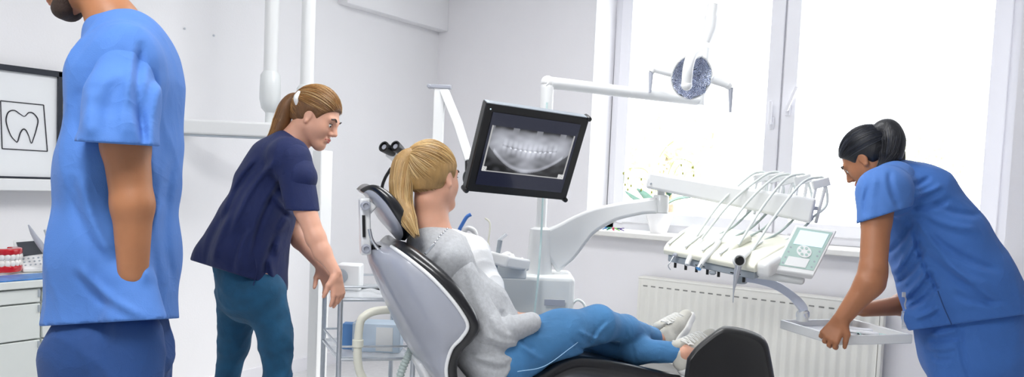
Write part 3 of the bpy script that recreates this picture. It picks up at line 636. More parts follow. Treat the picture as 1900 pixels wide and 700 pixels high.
# monitor
dm = 2.9; aR = np.array([199, 15, 95.4]); bD = np.array([-43, 159, 64.7]); km = .44/np.linalg.norm(aR)
uR = nrm(RT*aR[0]-UP*aR[1]+FW*aR[2]); uD = RT*bD[0]-UP*bD[1]+FW*bD[2]; uD = nrm(uD-uR*(uD@uR)); uN = np.cross(uD, uR); uN = uN if uN@FW > 0 else -uN
TL = J(903, 191, 2.84); MW = .44; MH = MW*.80
for it in range(3):
    pr = TL+uR*MW; v_ = pr-CAM
mon = thing('monitor', 'black monitor showing a panoramic dental X-ray', 'monitor', TL+uR*MW/2+uD*MH)
g = G(); g.box(TL+uR*MW/2+uD*MH/2+uN*.022, (MW, MH, .04), ax=(uR, uD, uN)); mk('housing', g, 'black', mon, bevel=.005, seg=3)
g = G(); 
for i in range(60): g.box(TL+uR*(MW*(.05+.9*i/59))+uN*.02-uD*.0015, (.003, .003, .032), ax=(uR, uD, uN))
mk('vent_strip', g, 'steel', mon)
g = G(); g.box(TL+uR*MW/2+uN*.02-uD*.0005, (MW*.985, .003, .036), ax=(uR, uD, uN)); mk('top_trim', g, 'grey', mon)
for (a, b) in ((.993, .012), (.008, .99), (.992, .99)):
    g = G(); g.lathe(TL+uR*MW*a+uD*MH*b-uN*.006, uN, [(.001, 0), (.009, .002), (.011, .012), (.011, .04), (.001, .042)], 16); mk('corner_bumper', g, 'black', mon)
gx, gy = 200, 150; U_, V_ = np.meshgrid(np.linspace(0, 1, gx), np.linspace(0, 1, gy)); u, v = U_, V_
def sn(a, b, s): r = np.random.default_rng(s); o = 0*a; return sum(np.sin(a*r.uniform(4, 40)+b*r.uniform(-40, 40)+r.uniform(0, 6))*.2 for _ in range(9))
col = np.zeros((gy, gx, 3)); col[:] = np.array(lin('#191c2c')[:3])
xr = (u > .03) & (u < .97) & (v > .17) & (v < .80); p_ = (u-.03)/.94; q_ = (v-.17)/.63
I = .22+.0*p_; cx = p_-.5
I = I+.33*np.exp(-(cx/.34)**2-((q_-.33)/.22)**2)+.18*np.exp(-((np.abs(cx)-.38)/.1)**2-((q_-.35)/.3)**2)
jl = .9-.9*(cx/.52)**2*.65                                         # lower jaw line
I = I+.16*np.exp(-((q_-jl)/.035)**2)*(np.abs(cx) < .42)-.18*(q_ > jl+.05)
I = I+.2*np.exp(-(cx/.1)**2)*(q_ > .45)*.8
occ = .44+.10*(cx/.4)**2*-1+.02; I = I-.16*np.exp(-((q_-occ)/.02)**2)*(np.abs(cx) < .33)
for sgn in (-1, 1):
    tt = q_-occ; m_ = (np.abs(cx) < .33) & (np.sign(tt) == sgn) & (np.abs(tt) < .19); I = I+m_*(.17*np.abs(np.cos(cx*52))*np.clip(1-np.abs(tt)/.19, 0, 1))
I = I+((np.abs(q_-occ-.012) < .016) & (np.abs(cx) < .27) & (np.sin(cx*104) > .1))*.3
I = I-.22*np.exp(-(q_/.06)**2)*(np.abs(np.sin(p_*11)) > .4)+.04*sn(p_*1.2, q_, 5)
I = np.clip(I, .03, 1)[..., None]; tint = np.array([.86, .89, 1.0]); col = np.where(xr[..., None], (I**1.35)*tint*1.05, col)
edge = xr & ((p_ < .012) | (p_ > .988) | (q_ > .985)); col[edge] = .35
lab = xr & (q_ > .9) & ((p_ < .05) | (p_ > .93)) & (np.sin(u*900)*np.sin(v*700) > -.1); col[lab] = .6
SC0 = TL+uR*MW*.075+uD*MH*.085-uN*.0012; sw, sh = MW*.85, MH*.82
vv = (SC0+u[..., None]*uR*sw+v[..., None]*uD*sh).reshape(-1, 3); ii = np.arange(gx*gy).reshape(gy, gx); ff = np.stack([ii[:-1, :-1], ii[:-1, 1:], ii[1:, 1:], ii[1:, :-1]], -1).reshape(-1, 4)
mk('screen', (vv, ff), mat('xray_screen', '#101010', .12, attr='Col', emit=.95, coat=.3), mon, colors=col.reshape(-1, 3), angle=180)
g = G(); g.lathe(TL+uR*.02+uD*.02-uN*.002, -uN, [(.001, 0), (.003, 0), (.003, .001), (.001, .001)], 10); mk('status_light', g, 'lcd', mon)
mc = TL+uR*MW*.55+uD*MH*.5+uN*.045; g = G(); g.tube(bez([mc, mc+uN*.1, (cb[0], cb[1], mc[2]-.02)], 8), .02, 14); g.lathe((cb[0], cb[1], mc[2]-.05), ZU, [(.024, 0), (.034, .004), (.034, .06), (.024, .064)], 22); mk('mounting_arm', g, 'wp', mon)
# lamp arm and operating light
lamp = thing('operating_light', 'dental operating light with faceted mirror reflector on a long white arm', 'dental lamp', J(1285, 145, 3.8))
la = np.array([cb[0], cb[1], ptop[2]]); lb = J(1296, 187, 3.98); lb = np.array([lb[0], lb[1], lb[2]])
la = J(1021, 156, DU); la[:2] = cb[:2]
g = G(); g.tube(bez([la-ZU*.05, la-ZU*.01, la+nrm(lb-la)*.03, la+(lb-la)*.5, lb], 6), np.interp(np.linspace(0, 1, 25), [0, .2, 1], [12*k, 11*k, 11*k]), 20); g.ell(la, (.03, .03, .03)); mk('swing_arm', g, 'wp', lamp)
g = G(); g.tube([J(1297, 196, 3.98), J(1300, 172, 3.98), J(1310, 90, 4.0)], [.03, .026, .02], 18); g.tube([J(1308, 80, 4.0), J(1318, 52, 4.0), J(1320, 30, 4.0)], [.026, .033, .033], 18); g.tube([J(1320, 30, 4.0), J(1323, 8, 4.0)], .028, 18); mk('upright_arm', g, 'wp', lamp)
rc = J(1284, 143, 3.75); rn = nrm(-FW+RT*.25-UP*.35); ra = nrm(RT-rn*(RT@rn)); rb = np.cross(rn, ra); kk = 3.75/f_px
g = G(); g.lathe(rc, rn, [(.001, -.05), (.03, -.046), (.06, -.035), (.085, -.02), (.102, 0)], 26, cap=False)
for v_ in g.v: v_ += RNG.normal(size=v_.shape)*.0045
mk('reflector', g, 'mirror', lamp, smooth=False)
g = G(); g.lathe(rc-rn*.004, rn, [(.101, -.003), (.107, -.003), (.108, .004), (.102, .004), (.101, -.003)], 40, cap=False); g.lathe(rc-rn*.006, rn, [(.001, -.055), (.035, -.052), (.065, -.04), (.09, -.022), (.106, 0), (.1045, .001), (.089, -.029), (.064, -.046), (.034, -.058), (.001, -.061)], 40); mk('reflector_housing', g, 'wp', lamp)
g = G(); g.tube(bez([J(1296, 98, 3.68), J(1284, 104, 3.62), J(1277, 125, 3.6), J(1274, 155, 3.62)], 8), [9.5*kk]*25, 16); g.ell(J(1274, 158, 3.62), (.026, .026, .026)); g.ell(J(1294, 98, 3.68), (.028, .02, .02)); mk('bulb_shield', g, 'wp', lamp)
for (a, b, c2, d_) in (((1247, 136), (1212, 128), (1208, 134), (1206, 172)), ((1322, 148), (1350, 158), (1356, 163), (1355, 209))):
    g = G(); A_, B_, C_, D_ = [J(x, y, 3.74) for x, y in (a, b, c2, d_)]; g.tube([A_, B_], [.02, .017], 16); g.tube([B_, C_], [.02, .015], 14); mk('handle_arm', g, 'wp', lamp)
    g = G(); g.tube([C_, (C_+D_)/2, D_], [.012, .009, .006], 12); mk('handle', g, 'lgrey', lamp)
q = [J(1240, 135, 3.8), J(1240, 112, 3.84), J(1255, 90, 3.88), J(1290, 80, 3.9), J(1322, 88, 3.88), J(1342, 112, 3.84), J(1350, 148, 3.8)]
g = G(); g.beam(bez(q, 6), .05, .012, upv=hF) if 0 else g.tube(bez(q, 6), .013, 10); mk('yoke', g, 'clearp', lamp)

# ================================================================ DELIVERY ARM, CONSOLE
arm = thing('delivery_arm', 'thick curved white arm from the column with a sloping balance beam', 'equipment arm', J(1015, 460, DU))
q = [J(1012, 470, DU), J(1045, 450, DU), J(1090, 415, DU-.02), J(1140, 394, DU-.05), J(1190, 384, DU-.08), J(1222, 381, DU-.1)]
hs = np.array([85, 72, 46, 32, 28, 30])*k; Q = bez(q, 5); hsI = np.interp(np.linspace(0, 5, len(Q)), range(6), hs)
g = G(); g.beam(Q, .075, hsI); mk('curved_arm', g, 'wp', arm, bevel=.02, seg=4)
e = J(1226, 378, DU-.1); g = G(); g.lathe(e-[0, 0, .042], ZU, [(.03, 0), (.034, .004), (.034, .075), (.03, .08)], 28); g.tube([e+[0, 0, .03], e+[0, 0, .085]], .017, 16); mk('joint_cap', g, 'wp', arm)
b0 = J(1203, 334, DU-.12); b1 = J(1510, 392, 3.12)
g = G(); g.beam([b0, b0+(b1-b0)*.5, b1], .065, [30*k, 34*k, 42*k]); beam = mk('balance_beam', g, 'wp', arm, bevel=.012, seg=3)
for x in (1208, 1217): g = G(); g.lathe(J(x, 341, DU-.16), -hF, [(.001, -.01), (.004, -.01), (.004, .002), (.001, .002)], 10); mk('cover_screw', g, 'grey', beam)
# console body
cons = thing('instrument_console', 'cream and white dental instrument console with hoses and handpieces', 'instrument console', J(1365, 500, 2.95))
F0, F1 = J(1232, 458, 3.05), J(1402, 492, 2.80); B0, B1 = J(1285, 425, 3.36), J(1490, 450, 3.08)
dn = np.array([0, 0, -1.])
def cq(u, v): return F0*(1-u)*(1-v)+F1*u*(1-v)+B1*u*v+B0*(1-u)*v
g = G(); pr = [(0, 0), (-.01, .0), (-.02, -.02)]
rings = []
for u in np.linspace(0, 1, 9):
    f_, b_ = cq(u, 0), cq(u, 1); ax = nrm(b_-f_)
    rings.append([f_+dn*.028, f_-ax*.006+dn*.012, f_+dn*.001, f_+ax*.03-dn*.010, f_+(b_-f_)*.5-dn*.022, b_-dn*.02, b_+dn*.02, b_+dn*.04])
g.loft(rings); mk('top_housing', g, 'cream', cons, bevel=.003)
g = G(); lo_ = lambda u, v: cq(u, v)+dn*.03
g.prism([lo_(.04, .03), lo_(.98, .03), lo_(.98, .9), lo_(.04, .9)], dn, .028); mk('underside_tray', g, 'grey', cons, bevel=.005)
for i in range(5):
    u = .1+.19*i; a = cq(u-.05, .02)-dn*.012; b = cq(u-.05, .55)-dn*.028; g = G(); g.tube([a, b], .0035, 8); mk('divider_groove', g, 'wp2', cons)
for i, u in enumerate((.12, .24, .36, .48, .60, .86)):
    a = cq(u, .06)+dn*.057; g = G(); g.tube([a, a+dn*.022], .0055, 10); mk('drain_pin', g, 'black', cons)
for u in (.42, .8): g = G(); g.box(cq(u, -.002)+dn*.045-hF*.002, (.04, .004, .004), ax=(nrm(F1-F0), hF, ZU)); mk('label_mark', g, 'black', cons)
g = G(); g.lathe(cq(.55, .03)+dn*.058, dn, [(.001, 0), (.012, 0), (.014, .008), (.008, .014), (.001, .014)], 16); mk('drain_cup', g, 'grey', cons)
# right end cap and handle
g = G(); e0, e1 = cq(1.0, .0), cq(1.0, 1.0); g.beam(bez([e0+hR*.02+dn*.02, (e0+e1)/2+hR*.035+dn*.005, e1+hR*.045-dn*.01], 5), .06, .06); mk('end_cap', g, 'wp', cons, bevel=.02, seg=3)
g = G(); g.tube([J(1406, 508, 2.86), J(1487, 520, 2.86)], 9*2.86/f_px, 22); g.ell(J(1487, 520, 2.86), (.012, .017, .017)); mk('grip_handle', g, 'wp2', cons)
# whip arms and hoses with instruments
arms = [((1415, 322), (1392, 398)), ((1442, 322), (1425, 400)), ((1463, 326), (1447, 402)), ((1490, 326), (1478, 408)), ((1524, 332), (1506, 414))]
ends = [((1283, 452), 'syringe'), ((1298, 448), 'tube'), ((1336, 445), 'tube'), ((1370, 455), 'short'), ((1392, 470), 'camera')]
for i, ((tp_, bt), ((ex, ey), kind)) in enumerate(zip(arms, ends)):
    dt = 3.28-.035*i; T_ = J(*tp_, dt); Bt = J(*bt, dt+.01)
    g = G(); off = hR*.02
    g.beam([Bt-off*.7, T_-off*1.0-ZU*.03], .012, .013, upv=hF); g.beam([Bt+off*.8, T_+off*.9-ZU*.03], .012, .013, upv=hF); g.beam([T_-off*1.7-ZU*.028, T_+off*1.6-ZU*.008], .02, .034, upv=ZU)
    g.beam([Bt+ZU*.06-off, Bt+ZU*.06+off], .012, .016, upv=ZU)
    mk('whip_arm', g, 'wp', cons, bevel=.003)
    de = 3.12-.05*i; E_ = J(ex, ey, de)
    up_ = J(tp_[0]-28-2*i, tp_[1]+8, dt-.03); mid = J((tp_[0]*.45+ex*.55)-8, (tp_[1]*.45+ey*.55)-14, (dt+de)/2)
    g = G(); g.tube(bez([Bt+ZU*.02, J(bt[0]+28, bt[1]-35, dt), T_+hR*.012-ZU*.006, T_+ZU*.004-hR*.015, up_, mid, E_], 9), .0052, 10); mk('hose', g, 'hose', cons)
    g = G(); g.tube(bez([J(bt[0]+2, bt[1]-8, dt), J(bt[0]-30, bt[1]+22, dt-.05), J(bt[0]-62, bt[1]+40, dt-.12), J(bt[0]-75, bt[1]+52, dt-.15)], 8), .0048, 10); mk('return_hose', g, 'hosegrey', cons)
def inst(path, rad, m, nm='handpiece', n=16):
    g = G(); q = bez(path, 6); g.tube(q, np.interp(np.linspace(0, 1, len(q)), np.linspace(0, 1, len(rad)), rad), n); return mk(nm, g, m, cons)
h1 = inst([J(1283, 450, 3.12), J(1268, 462, 3.06), J(1256, 472, 3.02), J(1250, 476, 3.0)], [.007, .0095, .0105, .008], 'lgrey', 'syringe_body'); 
g = G(); g.tube(bez([J(1250, 476, 3.0), J(1244, 486, 2.99), J(1240, 494, 2.99), J(1244, 501, 2.99)], 5), .0022, 8); mk('syringe_tip', g, 'steel', h1)
h2 = inst([J(1300, 446, 3.08), J(1288, 464, 3.0), J(1277, 485, 2.96), J(1275, 492, 2.95)], [.0105, .011, .0105, .0085], 'wp', 'scaler_handpiece'); g = G(); g.lathe(J(1299, 446, 3.08), -hF+ZU*.2, [(.001, 0), (.009, 0), (.009, .006), (.001, .006)], 12); mk('end_ring', g, 'black', h2)
h3 = inst([J(1336, 445, 3.04), J(1322, 465, 2.95), J(1305, 484, 2.9), J(1298, 496, 2.89)], [.010, .0105, .010, .0075], 'wp', 'turbine_handpiece'); g = G(); g.tube([J(1300, 492, 2.89), J(1296, 499, 2.88)], .010, 14); mk('turbine_head', g, 'chrome', h3)
h4 = inst([J(1390, 442, 3.04), J(1365, 458, 2.98), J(1343, 474, 2.94), J(1334, 478, 2.93)], [.013, .014, .013, .009], 'cream', 'motor_handpiece'); g = G(); g.tube([J(1336, 477, 2.93), J(1332, 480, 2.925)], .006, 12); mk('motor_nose', g, 'grey', h4)
h5 = inst([J(1392, 465, 2.94), J(1385, 472, 2.86), J(1376, 480, 2.80), J(1371, 484, 2.76)], [.008, .0095, .0105, .012], 'wp', 'camera_handpiece')
cpt = J(1372, 484, 2.74); g = G(); g.lathe(cpt+hF*.012, -FW, [(.001, 0), (.022, 0), (.0235, .008), (.02, .016), (.017, .014), (.001, .014)], 28); mk('lens_ring', g, 'wp', h5)
g = G(); g.lathe(cpt-FW*.0035, -FW, [(.001, 0), (.0165, 0), (.014, .004), (.001, .006)], 24); mk('lens', g, 'black', h5)
g = G(); g.tube([J(1370, 494, 2.74), J(1366, 512, 2.74), J(1362, 535, 2.74), J(1361, 545, 2.74), J(1360, 562, 2.74)], [.012, .010, .004, .0022, .0015], 12); mk('contra_angle_tip', g, 'steel', h5)
# control panel
cpn = [J(1477, 417, 2.92), J(1553, 428, 2.90), J(1510, 512, 2.80), J(1434, 500, 2.82)]; nb = nrm(np.cross(cpn[1]-cpn[0], cpn[3]-cpn[0])); nb = nb if nb@FW > 0 else -nb
pan = thing('control_panel', 'tilted white control panel with grey-green keys and pale display', 'control panel', J(1495, 505, 2.85)); 
g = G(); g.prism(cpn, nb, .03); mk('housing', g, 'wp', pan, bevel=.005, seg=3)
def pq(u, v, o=.0015): return cpn[0]*(1-u)*(1-v)+cpn[1]*u*(1-v)+cpn[2]*u*v+cpn[3]*(1-u)*v-nb*o
def quad(u0, v0, u1, v1, o, m, nm, par, th=.0015): g = G(); g.prism([pq(u0, v0, o), pq(u1, v0, o), pq(u1, v1, o), pq(u0, v1, o)], -nb, th); return mk(nm, g, m, par)
quad(.06, .06, .93, .9, 0, 'green', 'key_membrane', pan); quad(.16, .11, .86, .42, .0015, 'lcd', 'display', pan); quad(.2, .69, .72, .88, .0015, 'wp', 'memo_field', pan)
g = G(); g.lathe(pq(.50, .55, .001), -nb, [(.001, 0), (.026, 0), (.026, .003), (.001, .003)], 28); mk('round_keypad', g, 'wp', pan)
for k_ in range(6):
    a = k_*PI/3; g = G(); uu1 = nrm(cpn[1]-cpn[0]); vv1 = np.cross(nb, uu1); g.lathe(pq(.50, .55, .004)+(uu1*math.cos(a)+vv1*math.sin(a))*.016, -nb, [(.001, 0), (.0055, 0), (.0055, .001), (.001, .001)], 12); mk('key', g, 'green', pan)
for (u, v) in ((.15, .5), (.15, .6), (.15, .72), (.15, .84), (.85, .5), (.85, .6), (.85, .72), (.85, .84)): g = G(); g.lathe(pq(u, v, .001), -nb, [(.001, 0), (.004, 0), (.004, .001), (.001, .001)], 10); mk('key', g, 'grey', pan)
g = G(); g.beam([pq(.3, .8, -.03), J(1440, 490, 2.95)], .04, .025); mk('panel_arm', g, 'wp', pan, bevel=.006)
# tray arm + tray
q = [J(1372, 514, 2.98), J(1405, 519, 2.98), J(1440, 530, 2.97), J(1470, 550, 2.96), J(1489, 572, 2.96), J(1489, 589, 2.96)]
ta = cons; Q = bez(q[:-1]+[q[-2]], 5)[:-5]
g = G(); g.beam(bez(q, 5), .04, .03); mk('tray_arm', g, mat('pale_blue_grey_enamel', '#cfd8ea', .35), ta, bevel=.008, seg=3)
g = G(); a = J(1374, 512, 2.98); g.lathe(a-[0, 0, .03], ZU, [(.02, 0), (.026, .004), (.026, .05), (.02, .055)], 20); mk('pivot', g, 'grey', ta)
g = G(); a = J(1489, 584, 2.96); g.lathe(a-[0, 0, .025], ZU, [(.022, 0), (.022, .03), (.018, .04)], 20); mk('tray_socket', g, 'wp2', ta)
TZ = .745; A_, B_, C_ = onZ(1448, 594, TZ), onZ(1548, 624, TZ), onZ(1690, 621, TZ); e1 = nrm(A_-B_); e2 = C_-B_; L2 = .345; e2 = nrm(e2-e1*(e2@e1)); L1 = np.linalg.norm(A_-B_)
tray = thing('instrument_tray', 'white rectangular tray of instruments held by the bending woman', 'tray', (B_+e1*L1/2+e2*L2/2)-[0, 0, .035])
cen = B_+e1*L1/2+e2*L2/2
g = G(); g.box(cen-[0, 0, .03], (L1-.004, L2-.004, .008), ax=(e1, e2, ZU)); mk('tray_floor', g, 'wp', tray)
g = G()
for s_ in (-1, 1): g.box(cen+e2*s_*(L2/2-.005)-[0, 0, .016], (L1, .011, .034), ax=(e1, e2, ZU)); g.box(cen+e1*s_*(L1/2-.005)-[0, 0, .016], (.011, L2, .034), ax=(e1, e2, ZU))
mk('tray_rim', g, 'wp', tray, bevel=.003)
def ontray(a, b, z=-.025): return B_+e1*a+e2*b+[0, 0, z]
g = G(); g.box(ontray(.17, .17, -.0235), (.28, .28, .001), ax=(nrm(e1+e2*.05), nrm(e2-e1*.05), ZU)); tag(mk('tray_liner', g, 'gauze'), 'white paper liner lying in the tray', 'paper')
for i, (a, b) in enumerate(((.10, .06), (.125, .075), (.15, .09))):
    g = G(); p0, p1 = ontray(a-.05, b-.02, -.019), ontray(a-.05+.03*i, b+.12, -.019); g.tube(bez([p0, p0*.7+p1*.3, p0*.3+p1*.7, p1, p1+ZU*.004+e1*.006], 4), .0028, 8)
    tag(mk('dental_probe', g, 'black' if i < 2 else 'steel'), ('dark thin dental probe on the tray liner, nearest the holding hand', 'dark thin dental probe on the tray liner, in the middle', 'bright steel dental probe on the tray liner')[i], 'probe', 'probes on the tray')
g = G(); g.tube(bez([ontray(.1, .2, -.02), ontray(.16, .24, -.018), ontray(.08, .3, -.018)], 6), .004, 8); tag(mk('suction_tip', g, mat('aqua_plastic', '#bfe3dd', .3)), 'pale aqua plastic suction tip at the far end of the tray', 'suction tip')
s = SDF(.005); s.cap(ontray(.2, .16, -.016), ontray(.1, .27, -.016), .014, .012, .01, (ZU, .5)); s.cap(ontray(.24, .22, -.016), ontray(.16, .29, -.014), .013, .012, .01, (ZU, .5)); s.wr = wrinkle(.006, (70, 90, 60), 4); s.cut(ontray(0, 0, -.0225), (0, 0, -1)); tag(mks('gauze_pad', s, 'gauze', None), 'crumpled white gauze lying on the tray', 'gauze')

# ================================================================ assistant instruments beside the patient
DA = 3.15
hold = thing('suction_holder', 'white holder with suction and syringe handpieces beside the patient', 'instrument holder', J(915, 500, DA))
g = G(); g.beam([J(885, 470, DA), J(935, 485, DA), J(975, 492, DU-.2)], .05, .05); mk('holder_block', g, 'wp', hold, bevel=.01, seg=3)
g = G(); g.tube([J(905, 455, DA), J(908, 480, DA), J(907, 520, DA)], [.008, .011, .009], 14); a = mk('syringe_body', g, 'grey', hold)
g = G(); g.tube([J(905, 456, DA), J(905, 452, DA)], .009, 12); g.tube(bez([J(905, 455, DA), J(909, 425, DA), J(908, 412, DA), J(900, 405, DA)], 6), .0035, 8); mk('syringe_nozzle', g, 'cream', hold)
g = G(); g.tube([J(928, 446, DA), J(924, 470, DA), J(918, 500, DA), J(914, 535, DA)], [.010, .009, .010, .008], 14); mk('suction_handpiece', g, 'grey', hold)
g = G(); g.tube([J(925, 447, DA), J(940, 434, DA)], .007, 10); mk('suction_valve', g, 'clearp', hold)
g = G(); g.tube(bez([J(858, 432, DA), J(868, 424, DA), J(880, 430, DA), J(884, 450, DA), J(885, 480, DA)], 8), .011, 12); mk('suction_tube', g, 'wp', hold)
g = G(); g.tube(bez([J(874, 398, DA), J(866, 403, DA), J(858, 416, DA), J(852, 428, DA), J(848, 450, DA)], 5), .0075, 12); mk('blue_suction_tip', g, 'blue', hold)
tb = J(945, 515, DU-.12); t = thing('tissue_tray', 'light grey open box of tissues on the dental unit', 'box', tb)
g = G(); g.box(J(945, 503, DU-.2), (.135, .1, .055), ax=(nrm(hR+hF*.1), nrm(hF-hR*.1), ZU)); mk('box', g, 'wp2', t, bevel=.006)
s = SDF(.006); 
for (x, y, r_) in ((925, 488, 10), (938, 476, 11), (945, 484, 12), (960, 487, 8), (970, 488, 6)): s.px((x, y, DU-.2, r_), (x+4, y-4, DU-.2, r_*.6), .01)
s.wr = wrinkle(.012, (60, 80, 70), 8); mks('tissues', s, 'gauze', t)

# ================================================================ microscope
DM = 3.8; mic = thing('surgical_microscope', 'white surgical microscope with two black eyepieces behind the patient', 'microscope', (*J(815, 300, DM)[:2], 0))
km_ = DM/f_px; bp_ = J(811, 300, DM)
g = G(); g.tube([(bp_[0], bp_[1], .03), (bp_[0], bp_[1], J(807, 300, DM)[2]-.1)], .03, 20); g.lathe((bp_[0], bp_[1], 0), ZU, [(.22, 0), (.22, .03), (.05, .05), (.03, .08)], 30); mk('floor_stand', g, 'wp', mic)
g = G(); g.beam([(bp_[0], bp_[1], J(807, 300, DM)[2]-.12), (bp_[0], bp_[1], J(808, 162, DM)[2])], 20*km_, .04, upv=hF); mk('upright', g, 'wp', mic, bevel=.005)
g = G(); a = np.array([bp_[0], bp_[1], J(808, 162, DM)[2]]); g.beam([a-hR*.045, a+hR*.055], .05, .018); g.tube([a-hR*.05-hF*.03, a-hR*.05+hF*.03], .01, 12); mk('hinge_cap', g, 'lgrey', mic, bevel=.003)
g = G(); g.beam([J(823, 166, DM-.02), J(850, 232, DM-.05), J(871, 298, DM-.08)], .04, 17*km_, upv=hR); mk('diagonal_arm', g, 'wp', mic, bevel=.005)
g = G(); g.tube([J(868, 288, DM-.08), J(868, 345, DM-.1)], .014, 12); g.ell(J(866, 330, DM-.1), (.02, .02, .035)); mk('arm_joint', g, 'black', mic)
hc = J(765, 315, DM-.1); g = G(); g.beam([J(725, 282, DM-.22), J(748, 296, DM-.16), J(775, 312, DM-.08)], .075, [.04, .06, .09]); g.box(J(800, 325, DM-.02), (.16, .1, .1), ax=(hR, hF, ZU)); mk('optical_head', g, 'wp', mic, bevel=.012, seg=3)
for (x, y) in ((713, 273), (734, 272)):
    ax = nrm(RT*-.45+UP*.35-FW*.85); p = J(x, y, DM-.3); g = G(); g.lathe(p-ax*.05, ax, [(.015, -.02), (.019, 0), (.022, .02), (.0255, .05), (.0255, .056), (.019, .058), (.017, .05), (.001, .05)], 24); mk('eyepiece', g, 'black', mic)
    g = G(); g.lathe(p-ax*.0, ax, [(.001, 0), (.012, 0), (.012, .002), (.001, .002)], 18); mk('ocular_lens', g, 'lgrey', mic)
    g = G(); g.tube([p-ax*.06, J(x+22, y+20, DM-.18)], .016, 14); mk('eyepiece_tube', g, 'wp', mic)
g = G(); g.tube(bez([J(726, 312, DM-.2), J(722, 318, DM-.2), J(714, 332, DM-.2), J(709, 350, DM-.2), J(712, 380, DM-.2), J(735, 400, DM-.15), J(770, 340, DM-.1)], 7), .0075, 10); mk('cable', g, 'black', mic)

# ================================================================ windowsill things
SZ = .958
pc = onY(1222, 428, 4.60); pc[2] = SZ; t = thing('orchid_plant', 'white orchid with green buds in a white pot on the windowsill', 'potted plant', pc)
g = G(); g.lathe(pc, ZU, [(.048, 0), (.052, .01), (.085, .11), (.088, .135), (.083, .135), (.078, .11), (.001, .11)], 36); mk('pot', g, 'ceramic', t)
def ly(x, y, Y=4.58): return onY(x, y, Y)
tops = pc+[0, 0, .12]
for (pth, wd) in (([(1222, 395), (1210, 376), (1195, 360), (1182, 350)], .03), ([(1224, 395), (1238, 378), (1258, 368), (1283, 366)], .032), ([(1224, 394), (1236, 370), (1250, 355), (1262, 352)], .022), ([(1220, 394), (1200, 380), (1178, 368), (1160, 355)], .022), ([(1226, 392), (1230, 378), (1240, 360), (1238, 350)], .02)):
    q = bez([ly(*p) for p in pth], 6); q[:3] = q[:3]; n_ = len(q); wI = wd*np.sin(np.linspace(.35, PI-.02, n_))**.7; g = G(); g.beam(q, wI*2.2, .004, upv=(0, -.35, 1)); mk('leaf', g, 'leaf', t, bevel=0)
buds = [(1157, 322), (1166, 331), (1190, 333), (1160, 343), (1171, 345), (1165, 352), (1190, 352), (1209, 357), (1195, 366), (1264, 307), (1285, 311), (1267, 322), (1287, 326)]
stems = [[(1222, 395), (1215, 350), (1200, 318), (1180, 312), (1160, 318), (1157, 340)], [(1222, 395), (1218, 340), (1205, 335), (1185, 330), (1166, 331), (1165, 350)], [(1224, 395), (1235, 340), (1250, 300), (1268, 296), (1285, 305), (1288, 324)], [(1224, 395), (1240, 350), (1250, 325), (1262, 305), (1266, 318)], [(1221, 395), (1212, 368), (1200, 352), (1190, 340)]]
for sp in stems: g = G(); g.tube(bez([ly(*p) for p in sp], 6), .0018, 6); mk('stem', g, 'stem', t)
for b in buds: g = G(); c_ = ly(*b); g.ell(c_, (.006, .006, .009)); mk('bud', g, 'bud', t)
g = G(); g.tube(bez([ly(1224, 395, 4.6), ly(1228, 340, 4.6), ly(1222, 300, 4.6), ly(1235, 275, 4.6), ly(1250, 262, 4.6)], 6), .0018, 6); mk('stem', g, 'stem', t)
clips = [('#2f7bc0', 'blue'), ('#0c8a6a', 'green'), ('#e0567e', 'pink'), ('#8fd36b', 'lime'), ('#5b3f8e', 'purple')]
for i, (cc, nm) in enumerate(clips):
    p = onY(1124+7*i, 421-(i % 2)*3, 4.5); p[2] = SZ+.001; q = p+[0, 0, .012]; t_ = math.radians(25+50*i); d_ = np.array([math.cos(t_), math.sin(t_), .12]); g = G()
    g.beam([q-d_*.022-ZU*.006, q+d_*.022+ZU*.004], .010, .005); g.beam([q-d_*.022+ZU*.010, q+d_*.022], .010, .005); g.tube([q-np.cross(d_, ZU)*.007, q+np.cross(d_, ZU)*.007], .005, 10)
    tag(mk('plastic_clip', g, mat(nm+'_clip_plastic', cc, .35), bevel=.001), nm+' plastic clip in the small pile on the windowsill', 'clip', 'coloured clips on the windowsill')

# ================================================================ dentist's stool
DS = 2.15; st = thing('dentist_stool', 'black dentist stool with a padded backrest in the foreground', 'stool', (*J(1340, 690, DS-.1)[:2], 0)); ks = DS/f_px
ol = [(1277, 662), (1290, 645), (1312, 626), (1335, 610), (1350, 607), (1385, 613), (1412, 624), (1424, 638), (1430, 662), (1437, 700), (1442, 735), (1430, 755), (1360, 765), (1290, 752), (1272, 715)]
ol = bez(ol+[ol[0]], 4)[:-1]; cen2 = np.mean(ol, 0) if 0 else np.array([1355, 690]); rings = []
tl = nrm(RT*.35+FW*1)
for dz, sc in ((-.022, .80), (-.030, .90), (-.024, .97), (-.008, 1.0), (.02, 1.0), (.034, .96), (.04, .88)):
    rings.append([J(*(cen2+(np.array(p[:2])-cen2)*sc), DS)+tl*(dz+(-.02*((p[0]-1355)/80)**2)) for p in [(*q,) for q in ol]])
g = G(); g.loft(rings); mk('backrest', g, 'leather2', st, angle=60)
bc = J(1355, 700, DS)+tl*.03; sx = bc+(hF*.25)*[1, 1, 0]; sx = np.array([sx[0], sx[1], .45]); ROOT[st.name] = np.array([sx[0], sx[1], 0]); st.location = ROOT[st.name]
